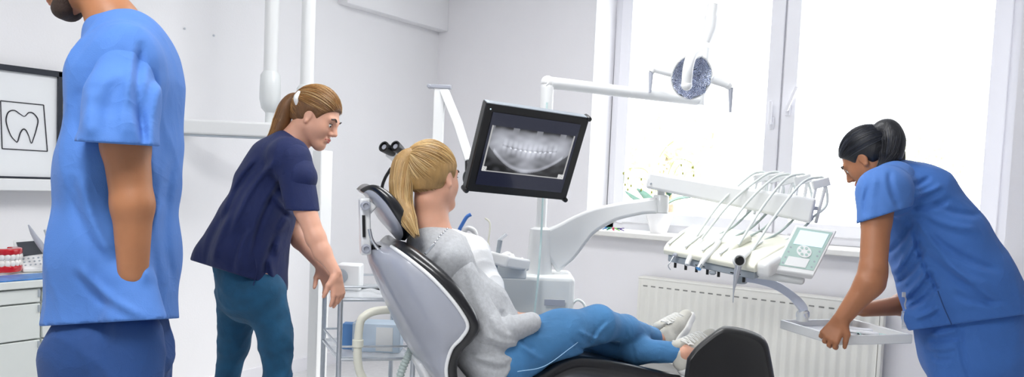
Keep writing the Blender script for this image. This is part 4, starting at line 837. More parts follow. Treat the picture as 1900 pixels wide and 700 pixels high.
# shift children already made
st.children[0].data.transform(Matrix.Translation(Vector(J(1340, 690, DS-.1)*[1, 1, 0]-sx*[1, 1, 0])))
g = G(); g.lathe(sx, ZU, [(.001, -.02), (.15, -.02), (.175, 0), (.18, .03), (.165, .055), (.001, .06)], 36); mk('seat', g, 'leather2', st)
g = G(); g.beam(bez([bc-[0, 0, .02], bc+tl*.03-[0, 0, .12], np.array([bc[0], bc[1], .44])+tl*.03, sx-[0, 0, .03]], 6), .045, .014, upv=hF); mk('backrest_bar', g, 'black', st, bevel=.003)
g = G(); g.tube([sx-[0, 0, .02], (sx[0], sx[1], .22)], .025, 18); g.tube([(sx[0], sx[1], .24), (sx[0], sx[1], .07)], .034, 18); mk('gas_column', g, 'chrome', st)
for k_ in range(5):
    a = 2*PI*k_/5+.3; d_ = np.array([math.cos(a), math.sin(a), 0]); b_ = np.array([sx[0], sx[1], .085]); g = G(); g.beam([b_, b_+d_*.25-[0, 0, .02]], [.05, .03], [.035, .02]); lg = mk('base_leg', g, 'chrome', st, bevel=.006)
    e = b_+d_*.25; g = G(); g.lathe((e[0], e[1], .027), np.cross(d_, ZU), [(.001, -.016), (.022, -.016), (.027, -.008), (.027, .008), (.022, .016), (.001, .016)], 18); g.tube([(e[0], e[1], .03), (e[0], e[1], .07)], .008, 8); mk('caster', g, 'black', lg)

# ================================================================ PEOPLE
def frame(f, u):
    f = nrm(f); u = np.asarray(u, float); u = nrm(u-f*(u@f)); l = np.cross(u, f); return f, l, u
def head_sdf(s, c, fr, sc=1.0, beard=0):
    f, l, u = fr; ax = np.array([f, l, u])
    def L(x, y, z): return np.asarray(c)+(f*x+l*y+u*z)*sc
    e = lambda p, r, k=.02, op='+': s.ell(L(*p), np.array(r)*sc, ax, k*sc, op)
    cp = lambda a, b, ra, rb, k=.015, op='+': s.cap(L(*a), L(*b), ra*sc, rb*sc, k*sc, None, op)
    e((-.012, 0, .022), (.097, .075, .090), .02); e((.030, 0, -.030), (.060, .059, .082), .04)
    for q in (-1, 1):
        cp((.005, .052*q, -.062), (.062, .020*q, -.108), .018, .016, .03); e((.052, .036*q, -.045), (.026, .022, .030), .03)
        cp((.083, .036*q, .010), (.090, .012*q, .006), .009, .010, .02)
        s.sph(L(.102, .031*q, -.012), .013*sc, .014*sc, '-'); s.sph(L(.077, .031*q, -.014), .0138*sc, .004)
        e((-.002, .077*q, -.016), (.017, .007, .030), .008); e((.004, .0855*q, -.014), (.009, .005, .019), .006, '-'); s.sph(L(.002, .078*q, -.043), .0075*sc, .008)
    cp((.066, 0, -.106), (.068, 0, -.108), .022, .022, .03)
    cp((.090, 0, .000), (.112, 0, -.040), .0085, .0105, .014)
    for q in (-1, 1): s.sph(L(.099, .011*q, -.047), .0085*sc, .008*sc)
    cp((.092, .014, -.070), (.092, -.014, -.070), .0065, .0065, .010); cp((.098, 0, -.070), (.098, 0, -.070), .006, .006, .008)
    cp((.090, .013, -.0805), (.090, -.013, -.0805), .0068, .0068, .008); cp((.096, .004, -.081), (.096, -.004, -.081), .006, .006, .006)
    cp((-.02, 0, -.06), (-.03, 0, -.09), .052, .05, .03)
    return L
def face_parts(root_o, L, sc, fr, iris='iris'):
    for q in (-1, 1):
        g = G(); g.ell(L(.0785, .031*q, -.0135), (.0131*sc,)*3, nu=14, nv=10); e_ = mk('eyeball', g, 'eye', root_o)
        g = G(); g.ell(L(.0895, .031*q, -.016), (.0035*sc, .0055*sc, .0055*sc), ax=fr, nu=12, nv=8); mk('iris', g, iris, e_)
        g = G(); g.tube(bez([L(.088, .048*q, .012), L(.098, .034*q, .019), L(.101, .018*q, .012)], 5), .0032*sc, 8); mk('eyebrow', g, iris, root_o)
        g = G(); g.tube(bez([L(.086, .044*q, -.008), L(.0925, .031*q, -.0055), L(.088, .018*q, -.010)], 5), .0016*sc, 6); mk('eyelashes', g, iris, root_o)
    g = G(); g.tube(bez([L(.088, .021, -.0755), L(.0965, .010, -.0715), L(.1015, 0, -.0725), L(.0965, -.010, -.0715), L(.088, -.021, -.0755)], 5), [.001]+[.0045*sc]*19+[.001], 8)
    g.tube(bez([L(.087, .019, -.0765), L(.096, .008, -.0805), L(.0985, 0, -.081), L(.096, -.008, -.0805), L(.087, -.019, -.0765)], 5), [.001]+[.0048*sc]*19+[.001], 8); mk('lips', g, 'lip', root_o)
def hand(s, wr_, u, n, side, curls, L=.18, spread=.12, thumb=(.6, .5), k=.006, tr=1.0, reach=None):
    """wr_ wrist point, u wrist->knuckles, n back of hand, side = +-1 picks thumb side (u x n)*side"""
    u = nrm(u); n = nrm(np.asarray(n)-u*(np.asarray(n)@u)); t_ = np.cross(u, n)*side; pl = L*.50; r = .0088*L/.18*tr
    s.cap(wr_, wr_+u*pl*.25, .021*L/.18, .022*L/.18, .01, (n, .72))
    kn = []
    for i, a in enumerate((.030, .010, -.010, -.029)):
        K = wr_+u*(pl*(.98, 1.0, .97, .90)[i])+t_*a*L/.18; kn.append(K); s.cap(wr_+u*pl*.18+t_*a*.55*L/.18, K, .0125*L/.18, .0112*L/.18, .010)
    for i, K in enumerate(kn):
        ln = L*(.235, .262, .245, .195)[i]*1.0; c_ = curls[i] if hasattr(curls[i], '__len__') else (curls[i], curls[i]*1.1, curls[i]*.8)
        d = nrm(u+t_*spread*(1.2-.8*i)); ang = 0; p = K
        for j, fr_ in enumerate((.46, .30, .24)):
            ang += c_[j]; dd = d*math.cos(ang)-n*math.sin(ang); q = p+dd*ln*fr_*1.05; s.cap(p, q, r*(1.06-.09*j), r*(.97-.09*j), .0035); p = q
    b = wr_+u*pl*.22+t_*.020*L/.18; d1 = nrm(u*thumb[0]+t_*.75-n*thumb[1]); m = b+d1*L*.20; d2 = nrm(u*(thumb[0]+.4)+t_*.25-n*(thumb[1]+.15)); q = m+d2*L*.155; d3 = nrm(d2-n*.25); w_ = q+d3*L*.12
    s.cap(b, m, .0155*L/.18, .0115*L/.18, .012); s.cap(m, q, .0108*L/.18, .0100*L/.18, .004); s.cap(q, w_, .0098*L/.18, .0078*L/.18, .003)
def hair_cap(name, root_o, L, fr, sc, m, th=.014, back=-.075, extra=None, seed=1):
    f, l, u = fr; ax = np.array([f, l, u]); s = SDF(.0045)
    s.ell(L(-.014, 0, .024), np.array((.097+th, .075+th*.8, .090+th))*sc, ax, .01)
    s.cap(L(-.05, 0, -.02), L(-.06, 0, back+.02), .062*sc, .045*sc, .03)
    if extra: extra(s)
    s.ell(L(.115, 0, -.045), np.array((.085, .16, .105))*sc, ax, .012, '-')
    for q in (-1, 1): s.cap(L(.012, .09*q, -.02), L(-.0, .09*q, -.10), .026*sc, .045*sc, .01, None, '-')
    s.cut(L(0, 0, back), -u); return mks(name, s, m, root_o, 1)
def head_strands(name, root_o, L, fr, sc, knot, cols, n=1500, th=.0150, back=-.07, m=14, seed=2, rad=.0008):
    f, l, u = fr; ax = np.array([f, l, u]); r_ = np.random.default_rng(seed); R3 = np.array((.097+th, .075+th*.8, .090+th))*sc; c = L(-.014, 0, .024)
    d = r_.normal(size=(n*6, 3)); d /= np.linalg.norm(d, axis=1)[:, None]; P = d*R3; ok = (P[:, 2]+.024*sc > back*sc)
    x = (P[:, 0]-.014*sc-.115*sc)/(.085*sc); z = (P[:, 2]+.024*sc+.045*sc)/(.105*sc); y = P[:, 1]/(.16*sc); ok &= (x*x+y*y+z*z > .98)
    ok &= ~((P[:, 2] < .0*sc) & (P[:, 0] > -.03*sc) & (np.abs(P[:, 1]) > .05*sc))
    d = d[ok][:n]; kd = ax@(knot-c); kd = nrm(kd/R3); t = np.linspace(0, 1, m)[None, :, None]; om = np.arccos(np.clip(d@kd, -.999, .999))[:, None, None]
    D = (np.sin((1-t)*om)*d[:, None]+np.sin(t*om)*kd[None, None])/np.sin(om); off = 1+r_.uniform(-.005, .028, (len(d), 1, 1))*np.sin(t*PI)**.5+r_.normal(size=(len(d), 1, 1))*.004*t
    wob = r_.normal(size=(len(d), 1, 3))*.012*(1-t*.6); Pn = ((D+wob*np.sin(t*3))*R3*off)@ax+c
    strands(name, Pn, rad, 'strand', root_o, cols(len(d)))
def tail(name, root_o, path, radii, base_m, cols, n=420, flat=None, seed=3, rad=.0009, h=.0045):
    q = bez(path, 8); R_ = np.interp(np.linspace(0, 1, len(q)), np.linspace(0, 1, len(radii)), radii); s = SDF(h)
    for i in range(0, len(q)-1): s.cap(q[i], q[i+1], R_[i]*.93, R_[i+1]*.93, .01, flat)
    o = mks(name, s, base_m, root_o, 1); r_ = np.random.default_rng(seed); a = r_.uniform(0, 2*PI, n); rr = .9+.16*r_.random(n); t = np.gradient(q, axis=0); t /= np.linalg.norm(t, axis=1)[:, None]
    e1 = nrm(np.cross(t[0], [.1, .2, 1])); P = np.zeros((n, len(q), 3)); fl = np.ones(3)
    for i in range(len(q)):
        e1 = nrm(e1-t[i]*(e1@t[i])); e2 = np.cross(t[i], e1); aa = a+.5*np.sin(i*.12+a*3)*.3; off = (np.cos(aa)[:, None]*e1+np.sin(aa)[:, None]*e2)*(R_[i]*rr)[:, None]
        if flat: nn = nrm(flat[0]); off = off+np.outer(off@nn, nn)*(flat[1]-1)
        P[:, i] = q[i]+off
    ov = r_.uniform(0, .035, (n, 1, 1))*t[-1]*np.linspace(0, 1, len(q))[None, :, None]**3
    strands('hair_strands', P+ov, rad, 'strand', o, cols(n)); return o
def leg_down(s, hip, knee, ankle, r, k=.04):
    s.cap(hip, knee, r[0], r[1], k); s.cap(knee, ankle, r[1], r[2], k)
def floor_shoe(root_o, ankle, d, m='dshoe', L=.27):
    d = nrm(np.asarray(d)*[1, 1, 0]); a = np.array([ankle[0], ankle[1], 0]); s = SDF(.006)
    s.cap(a-d*.05+ZU*.045, a+d*.02+ZU*.05, .036, .038, .03); s.cap(a+d*.02+ZU*.045, a+d*.15+ZU*.032, .040, .030, .03, (np.cross(d, ZU), 1.25)); s.cap(a-d*.02+ZU*.05, a-d*.01+ZU*.10, .038, .034, .02)
    s.cut((0, 0, .018), -ZU); o = mks('shoe', s, m, root_o)
    pts = []
    for k_ in range(28):
        th = 2*PI*k_/28; x = math.cos(th); y = math.sin(th); pts.append(a+d*(.05+x*.14)+np.cross(ZU, d)*y*(.045 if x > 0 else .036))
    g = G(); g.prism([p+ZU*.001 for p in pts], ZU, .022); mk('sole', g, 'sole', o, bevel=.004)

# ---------------------------------------------------------------- 1. man in light blue scrubs, walking left in the foreground
d = 2.15; fl = 1.5
r = thing('person', 'man in light blue scrubs with a dark beard walking left, hand in pocket', 'person', (*J(205, 600, d)[:2], 0))
hip = J(208, 600, d); fl_z = lambda p: np.array([p[0], p[1], 0])
hfr = frame(V(-.93, -.38, .05), V(-.30, .9, .0)); hc_ = J(135, -72, d)
s = SDF(.0055); L = head_sdf(s, hc_, hfr, 1.04)
s.px((168, -30, d, 36), (212, 40, d, 42), .03); s.px((212, 45, d, 40), (232, 90, d, 60), .04)
s.px((232, 150, d, 66), (222, 330, d, 70), .05, 1.45); s.px((220, 330, d, 72), (208, 560, d, 84), .05, 1.35)
# near arm (left), hand in the pocket
s.px((230, 120, 2.03, 38), (233, 270, 1.965, 41), .03); s.px((233, 265, 1.965, 41), (246, 380, 1.955, 36), .02); s.px((246, 380, 1.955, 36), (247, 510, 1.97, 26), .02)
wr1 = J(247, 508, 1.97); hand(s, wr1, V(-.08, -1, .3), V(.1, 0, -1), 1, (.25, .3, .3, .35), .18)
# far arm swinging forward, hidden behind the body
s.px((212, 120, 2.29, 36), (198, 330, 2.36, 33), .03); s.px((198, 330, 2.36, 32), (175, 500, 2.37, 24), .02); hand(s, J(175, 500, 2.37), V(-.2, -1, 0), V(-.1, 0, 1), 1, (.3, .35, .4, .45), .18)
s.px((230, 118, 2.05, 34), (222, 120, 2.26, 34), .05)
kn1 = J(155, 860, 2.07); an1 = fl_z(J(120, 1100, 2.05))+ZU*.10; kn2 = J(262, 870, 2.28); an2 = fl_z(J(330, 1090, 2.30))+ZU*.12
leg_down(s, J(185, 640, 2.06), kn1, an1, (.085, .055, .035)); leg_down(s, J(225, 640, 2.25), kn2, an2, (.085, .055, .035))
s.cap(an1, an1-[0, 0, .04]+V(-.09, 0, 0), .034, .028, .02); s.cap(an2, an2-[0, 0, .04]+V(-.08, 0, 0), .034, .028, .02)
body = mks('body', s, 'skin_m', r); face_parts(r, L, 1.04, hfr)
s = SDF(.0055); f_, l_, u_ = hfr; ax = np.array(hfr)
for q in (-1, 1): s.cap(L(.005, .056*q, -.05), L(.060, .025*q, -.112), .021, .022, .02); s.cap(L(.0, .066*q, -.01), L(.005, .058*q, -.05), .012, .018, .01)
s.cap(L(.070, .012, -.112), L(.070, -.012, -.112), .026, .026, .02); s.cap(L(.095, .02, -.058), L(.095, -.02, -.058), .009, .009, .01); s.wr = wrinkle(.002, (300, 300, 300), 1)
mks('beard', s, 'beard', r); hair_cap('hair', r, L, hfr, 1.04, 'beard', .010, -.05)
s = SDF(.006)
s.px((238, 80, d, 50), (236, 150, d, 76), .05, 1.35); s.px((232, 150, d, 84), (224, 320, d, 88), .06, 1.45); s.px((224, 320, d, 88), (216, 470, d, 98), .06, 1.4); s.px((216, 470, d, 98), (208, 640, d, 114), .06, 1.25)
s.px((205, 62, d, 40), (250, 66, d, 40), .04, 1.3); s.px((262, 115, 2.2, 60), (270, 260, 2.2, 58), .05, 1.3)
s.px((234, 106, 2.03, 47), (224, 190, 1.965, 61), .05); s.px((224, 190, 1.965, 61), (218, 297, 1.93, 74), .03); s.px((215, 112, 2.28, 46), (200, 290, 2.33, 54), .05)
s.px((212, 300, 1.92, 60), (214, 262, 1.92, 60), .02)
top_cut = None
s.wr = folds([(262, 90, 268, 260, 9, -.010), (300, 150, 285, 330, 12, .008), (150, 330, 205, 470, 12, .008), (300, 380, 270, 520, 12, .009), (320, 300, 318, 520, 9, -.006), (150, 500, 260, 585, 9, .006), (170, 170, 165, 250, 12, .006), (215, 150, 200, 250, 14, -.006), (240, 150, 232, 255, 9, .004)], wrinkle(.006, (14, 20, 18), 11, V(.2, 1, 0)))
# body of the top (below the sleeve hem) is a second surface so the hem reads
s2 = SDF(.006); s2.p = [p for i, p in enumerate(s.p) if i in (0, 1, 2, 3, 4, 5)]; s2.wr = s.wr
s2.px((238, 92, 2.03, 44), (225, 96, 2.28, 44), .06); s2.px((240, 130, 2.04, 50), (228, 130, 2.28, 46), .06); s2.px((248, 530, 1.99, 42), (252, 640, 1.965, 66), .05)
pA, pB = J(70, 606, 2.1), J(345, 590, 2.1); s2.cut(pA, np.cross(pB-pA, ray(200, 600))*(-1 if np.cross(pB-pA, ray(200, 600))@UP > 0 else 1))
s2.px((190, 30, d, 33), (172, 8, d, 34), .015, None, '-')
s3 = SDF(.0055); s3.p = [s.p[6], s.p[7], s.p[9]]; s3.wr = s.wr; s4 = SDF(.0055); s4.p = [s.p[8]]; s4.wr = s.wr
pA, pB = J(135, 262, 1.9), J(295, 272, 1.9); nn = np.cross(pB-pA, ray(215, 265)); nn = nn if nn@UP < 0 else -nn; s3.cut(pA, nn); s4.cut(pA, nn); pass

tp_ = mks('scrub_top', s2, 'scrub', r); mks('sleeve', s3, 'scrub', tp_); mks('sleeve', s4, 'scrub', tp_)
s = SDF(.0065); s.px((210, 600, d, 84), (200, 650, d, 104), .06, 1.25); s.px((252, 622, 2.0, 46), (246, 700, 2.0, 54), .05); s.cap(J(182, 650, 2.06), kn1, .112, .085, .06); s.cap(kn1, an1+ZU*.02, .085, .065, .04); s.cap(J(228, 650, 2.25), kn2, .112, .085, .06); s.cap(kn2, an2+ZU*.02, .085, .065, .04)
s.cut((0, 0, .08), -ZU); s.wr = wrinkle(.010, (18, 24, 16), 12); mks('trousers', s, 'scrub_t', r)
floor_shoe(r, an1, V(-1, 0, 0)); floor_shoe(r, an2, V(-1, 0, .1))

# ---------------------------------------------------------------- 2. woman in navy top
d = 3.2
r = thing('person', 'woman in navy scrub top and jeans leaning over the trolley, brown ponytail', 'person', (*J(470, 600, d)[:2], 0))
hfr = frame(V(.86, -.42, -.14), V(.42, .87, 0)); hc_ = J(588, 215, d); sc = .95
s = SDF(.0045); L = head_sdf(s, hc_, hfr, sc)
s.px((568, 232, d, 22), (540, 272, d, 25), .03); s.px((540, 270, d, 25), (520, 300, d, 36), .04)
s.px((525, 305, d, 34), (490, 400, d, 42), .05, 1.5); s.px((490, 400, d, 42), (462, 500, d, 50), .05, 1.45)
s.px((545, 300, 3.04, 22), (566, 390, 2.99, 18.5), .03); s.px((566, 388, 2.99, 20), (586, 442, 2.97, 17.5), .02); s.px((586, 442, 2.97, 17.5), (598, 468, 2.96, 16), .02); s.px((598, 468, 2.96, 15.5), (624, 508, 2.94, 10), .02)
hand(s, J(624, 508, 2.94), V(.10, -1, -.05), V(.9, .2, -.5), 1, ((.15, .25, .15), (.2, .3, .2), (.3, .45, .3), (.4, .6, .4)), .165, thumb=(.8, .3))
s.px((535, 310, 3.38, 24), (542, 408, 3.36, 18), .03); s.px((542, 408, 3.36, 18), (556, 446, 3.33, 15), .02); s.px((556, 446, 3.33, 15), (594, 492, 3.28, 10), .02)
hand(s, J(594, 492, 3.28), V(.45, -.85, -.1), V(.2, .6, .8), -1, (.35, .4, .45, .5), .165, thumb=(.7, .5))
flo = lambda x, y, dd, z: np.array([*J(x, y, dd)[:2], z])
knA = J(512, 625, 3.12); anA = flo(520, 800, 3.12, .09); knB = J(434, 640, 3.32); anB = flo(402, 790, 3.34, .09)
s.px((542, 302, 3.07, 20), (524, 308, 3.2, 30), .04); s.px((532, 308, 3.35, 20), (524, 308, 3.2, 30), .04)
leg_down(s, J(488, 535, 3.12), knA, anA, (.075, .048, .03)); leg_down(s, J(446, 535, 3.3), knB, anB, (.075, .048, .03))
for a in (anA, anB): s.cap(a, a-[0, 0, .03]+V(.08, 0, 0), .03, .025, .02)
mks('body', s, 'skin_f', r); face_parts(r, L, sc, hfr)
knot = J(556, 186, 3.2); cols = lambda n: hairmix('#7d5329', '#b9894f', n, '#e0bd86')
hair_cap('hair', r, L, hfr, sc, 'hairb', .014, -.06); head_strands('hair_strands', r, L, hfr, sc, knot, cols, 1700)
tail('ponytail', r, [J(560, 182, 3.2), J(543, 184, 3.2), J(531, 200, 3.2), J(523, 225, 3.2), J(514, 245, 3.19), J(500, 258, 3.18)], [.014, .022, .030, .032, .022, .006], 'hairb', cols, 420)
g = G(); g.tube([J(561, 180, 3.2), J(555, 188, 3.2), J(549, 180, 3.2)], [.018, .022, .018], 16); g.tube(bez([J(556, 172, 3.16), J(549, 182, 3.14), J(553, 196, 3.15)], 5), .010, 10); mk('hair_clip', g, 'wp', r)
wr_f = folds([(508, 300, 430, 430, 6, .007), (530, 330, 470, 470, 6, -.007), (535, 400, 512, 470, 6, .007), (525, 425, 490, 515, 6, -.006), (480, 300, 420, 400, 6, -.006), (430, 400, 395, 485, 7, .007), (460, 430, 440, 505, 6, .007), (505, 360, 545, 400, 5, .006), (500, 480, 512, 525, 5, .006), (550, 270, 535, 330, 5, -.005)], wrinkle(.005, (16, 22, 20), 21, V(.4, 1, 0)))
s = SDF(.006); s.px((530, 272, d, 29), (515, 315, d, 44), .05, 1.45); s.px((515, 315, d, 45), (482, 400, d, 56), .05, 1.45); s.px((482, 400, d, 56), (462, 470, d, 62), .06, 1.4); s.px((462, 470, d, 62), (468, 530, d, 62), .06, 1.4)
s.px((440, 410, d, 34), (400, 478, d, 38), .05, 1.3); s.px((400, 478, d, 36), (384, 500, d, 32), .03, 1.2); s.px((540, 300, 3.06, 34), (556, 330, 3.02, 33), .04); s.px((520, 305, 3.35, 34), (530, 340, 3.38, 32), .04)
s.px((498, 292, 3.2, 34), (470, 335, 3.2, 34), .04, 1.3); s.px((533, 290, 3.06, 32), (520, 292, 3.34, 30), .06)
pA, pB = J(360, 485, 3.1), J(523, 536, 3.1); nn = np.cross(pB-pA, ray(440, 510)); nn = nn if nn@UP < 0 else -nn; s.cut(pA, nn); s.wr = wr_f
s.px((556, 250, d, 24), (585, 262, d, 26), .015, None, '-')
tp_ = mks('scrub_top', s, 'navy', r)
for dd, nm in ((3.01, 'near'), (3.38, 'far')):
    dx = 0 if nm == 'near' else -16
    s = SDF(.0055); s.px((545+dx, 300, dd+(.03 if nm == 'near' else 0), 34), (563+dx, 400, dd-.015, 30.5), .03); s.wr = wrinkle(.0022, (20, 26, 22), 23, V(.1, 1, 0)); yb = 391 if nm == 'near' else 405
    pA, pB = J(530, yb, dd), J(590, yb+1, dd); nn = np.cross(pB-pA, ray(560, yb)); nn = nn if nn@UP < 0 else -nn; s.cut(pA, nn); mks('sleeve', s, 'navy', tp_)
g = G(); g.tube(bez([J(470, 470, 3.02), J(476, 500, 3.02), J(470, 530, 3.02)], 4), .002, 6); mk('side_slit', g, 'navy', tp_)
s = SDF(.006); s.px((452, 485, d, 52), (466, 540, d, 58), .05, 1.35); s.cap(J(488, 545, 3.12), knA, .092, .066, .05); s.cap(knA, anA+ZU*.03, .062, .045, .03); s.cap(J(444, 545, 3.3), knB, .092, .064, .05); s.cap(knB, anB+ZU*.03, .060, .045, .03)
s.cut((0, 0, .09), -ZU); w1 = wrinkle(.007, (22, 30, 55), 24, V(1, 0, 0)); s.wr = w1; mks('jeans', s, 'jeans2', r)
floor_shoe(r, anA, V(1, 0, 0), L=.24); floor_shoe(r, anB, V(1, 0, .1), L=.24)

# ---------------------------------------------------------------- 3. patient in the chair
d = 2.8
r = thing('person', 'blonde woman patient in grey sweater and jeans lying back in the dental chair', 'person', (*J(910, 660, d)[:2], .6))
hfr = frame(V(.60, .02, .79), V(-.10, 1, -.05)); hc_ = J(804, 326, d); sc = .97
s = SDF(.0045); L = head_sdf(s, hc_, hfr, sc)
s.px((800, 372, d, 27), (798, 425, d, 30), .03); s.px((798, 420, d, 30), (812, 470, d, 45), .05)
s.px((835, 490, 2.8, 46), (895, 590, 2.8, 46), .05, 1.35); s.px((895, 590, 2.8, 46), (908, 655, 2.8, 52), .05, 1.3)
s.px((838, 485, 2.70, 24), (912, 618, 2.67, 20), .03); s.px((912, 618, 2.67, 18), (975, 600, 2.72, 14), .02)
hand(s, J(972, 600, 2.76), V(.15, -.05, .95), V(-.1, 1, .1), 1, (.5, .55, .6, .65), .160)
s.px((790, 475, 2.98, 24), (880, 600, 3.02, 20), .03); s.px((880, 600, 3.02, 18), (950, 590, 2.95, 14), .02)
hand(s, J(945, 586, 2.95), V(.75, .05, -.55), V(0, 1, 0), -1, (.4, .45, .5, .55), .155)
s.px((836, 484, 2.73, 21), (812, 474, 2.8, 34), .03); s.px((792, 474, 2.95, 21), (812, 474, 2.82, 34), .03)
kR = J(1108, 602, 2.92); aR_ = J(1216, 630, 3.18); kL = J(1086, 628, 3.13); aL_ = J(1268, 656, 2.98)
leg_down(s, J(928, 655, 2.75), kR, aR_, (.070, .042, .026)); leg_down(s, J(920, 650, 2.98), kL, aL_, (.070, .042, .029))
s.cap(aR_, J(1236, 630, 3.22), .030, .026, .02); s.cap(J(1236, 628, 3.22), J(1262, 600, 3.30), .026, .02, .02); s.cap(aL_, J(1285, 660, 3.0), .032, .028, .02); s.cap(J(1285, 660, 3.0), J(1308, 630, 3.05), .026, .02, .02)
mks('body', s, 'skin_f', r); face_parts(r, L, sc, hfr)
knot = J(769, 292, 2.75); cols = lambda n: hairmix('#c39a5c', '#ecd09a', n, '#8f6a3c')
hair_cap('hair', r, L, hfr, sc, 'hairy', .016, -.055); head_strands('hair_strands', r, L, hfr, sc, knot, cols, 2000)
tail('ponytail', r, [J(776, 292, 2.75), J(762, 288, 2.74), J(748, 305, 2.73), J(744, 340, 2.72), J(745, 375, 2.70), J(756, 405, 2.66), J(766, 425, 2.64)], [.014, .022, .036, .040, .036, .026, .010], 'hairy', cols, 520)
g = G(); 
for k_ in range(3): g.lathe(J(769-3*k_, 291+0*k_, 2.745), nrm(J(740, 287, 2.72)-J(780, 294, 2.76)), [(.020, -.004), (.026, 0), (.020, .004), (.018, 0)], 18)
mk('hair_tie', g, 'lgrey', r)
# sweater
s = SDF(.0055); s.px((798, 446, 2.8, 36), (826, 476, 2.8, 50), .04, 1.35); s.px((832, 490, 2.8, 54), (885, 575, 2.8, 58), .05, 1.35); s.px((885, 575, 2.8, 58), (905, 632, 2.8, 64), .05, 1.3); s.px((905, 632, 2.8, 66), (930, 672, 2.8, 66), .05, 1.25)
s.px((836, 482, 2.70, 34), (800, 455, 2.8, 36), .04); s.px((798, 472, 2.97, 34), (790, 452, 2.85, 34), .04)
s.px((840, 484, 2.71, 32), (908, 612, 2.67, 32), .03); s.px((908, 612, 2.67, 32), (930, 616, 2.67, 29), .02); s.px((930, 616, 2.67, 27), (984, 600, 2.73, 21), .02)
s.px((795, 475, 2.98, 34), (880, 600, 3.02, 30), .03); s.px((880, 600, 3.02, 27), (946, 592, 2.95, 20), .02)
s.px((798, 424, 2.8, 26), (800, 400, 2.8, 34), .01, None, '-')
s.px((990, 603, 2.74, 15), (1005, 598, 2.77, 16), .004, None, '-')
pA, pB = J(992, 612, 2.7), J(938, 702, 2.7); nn = np.cross(pB-pA, ray(965, 660)); nn = nn if nn@RT > 0 else -nn
w0 = folds([(905, 625, 962, 640, 6, .007), (900, 650, 955, 655, 6, -.006), (880, 660, 940, 675, 6, .006), (930, 578, 944, 618, 5, -.006), (945, 580, 955, 615, 4, .004), (870, 490, 905, 590, 9, .005), (860, 560, 890, 610, 6, -.005), (915, 590, 935, 628, 5, .005)], wrinkle(.004, (20, 16, 26), 31)); s.wr = w0
pA2 = pA; n2 = nn
sw_ = s; 
# hem is cut only for the trunk: keep the sleeves in a second surface
tr = SDF(.0055); tr.p = s.p[:6]+[s.p[-2]]; tr.cut(pA, nn); tr.wr = w0; top_o = mks('sweater', tr, 'sweat', r)
sl = SDF(.005); sl.p = s.p[6:9]+[s.p[-1]]; sl.wr = w0; mks('sleeve', sl, 'sweat', top_o)
sl = SDF(.0055); sl.p = s.p[9:11]; sl.wr = w0; mks('sleeve', sl, 'sweat', top_o)
# paper bib with its chain
s = SDF(.004); s.px((822, 448, 2.82, 30), (868, 478, 2.82, 42), .03, 1.3); s.px((868, 478, 2.82, 40), (894, 540, 2.82, 40), .03, 1.3); s.px((894, 540, 2.82, 38), (905, 572, 2.82, 34), .03, 1.3)
pA, pB = J(818, 420, 2.8), J(925, 590, 2.8); q_ = np.cross(pB-pA, ray(870, 500)); q_ = q_ if q_@RT < 0 else -q_; s.cut(J(838, 446, 2.8), q_); s.wr = wrinkle(.006, (40, 50, 60), 35); bib = mks('paper_bib', s, 'cloth_bib', r)
g = G(); q = bez([J(830, 425, 2.66), J(815, 440, 2.62), J(800, 460, 2.61), J(786, 474, 2.62)], 8)
for p in q[::2]: g.ell(p, (.0038, .0038, .0038), nu=8, nv=6)
mk('bib_chain', g, 'chrome', bib); g = G(); g.beam([J(806, 453, 2.60), J(790, 471, 2.60)], .008, .012, upv=-FW); mk('bib_clip', g, 'steel', bib, bevel=.001)
# jeans
s = SDF(.0055); s.px((905, 660, 2.8, 52), (945, 660, 2.8, 56), .05, 1.3)
s.cap(J(935, 655, 2.76), J(1040, 622, 2.84), .100, .086, .05); s.cap(J(1040, 622, 2.84), kR, .086, .066, .04); s.cap(kR, J(1160, 612, 3.04), .064, .052, .04); s.cap(J(1160, 612, 3.04), J(1208, 628, 3.165), .054, .047, .03)
s.cap(J(925, 655, 2.98), kL, .098, .066, .03); s.cap(kL, J(1180, 651, 3.05), .064, .052, .03); s.cap(J(1180, 651, 3.05), J(1256, 655, 2.99), .050, .040, .03)
w2 = wrinkle(.004, (24, 30, 22), 36); s.wr = folds([(1075, 615, 1120, 632, 4, .005), (1060, 632, 1100, 655, 4, -.005), (1130, 600, 1100, 640, 4, .004), (1165, 605, 1172, 628, 3, .002), (1180, 640, 1186, 672, 3, .003), (1228, 636, 1222, 672, 3, .002), (960, 620, 990, 650, 5, -.005), (970, 640, 1010, 670, 5, .005)], w2)
jn = mks('jeans', s, 'jeans', r)
g = G(); g.tube(bez([J(960, 690, 2.62), J(1010, 680, 2.65), J(1060, 645, 2.74), J(1095, 620, 2.83), J(1120, 628, 2.90), J(1150, 634, 2.98)], 8), .0016, 6); mk('side_seam', g, mat('pale_denim_seam', '#8fb8da', .8), jn)
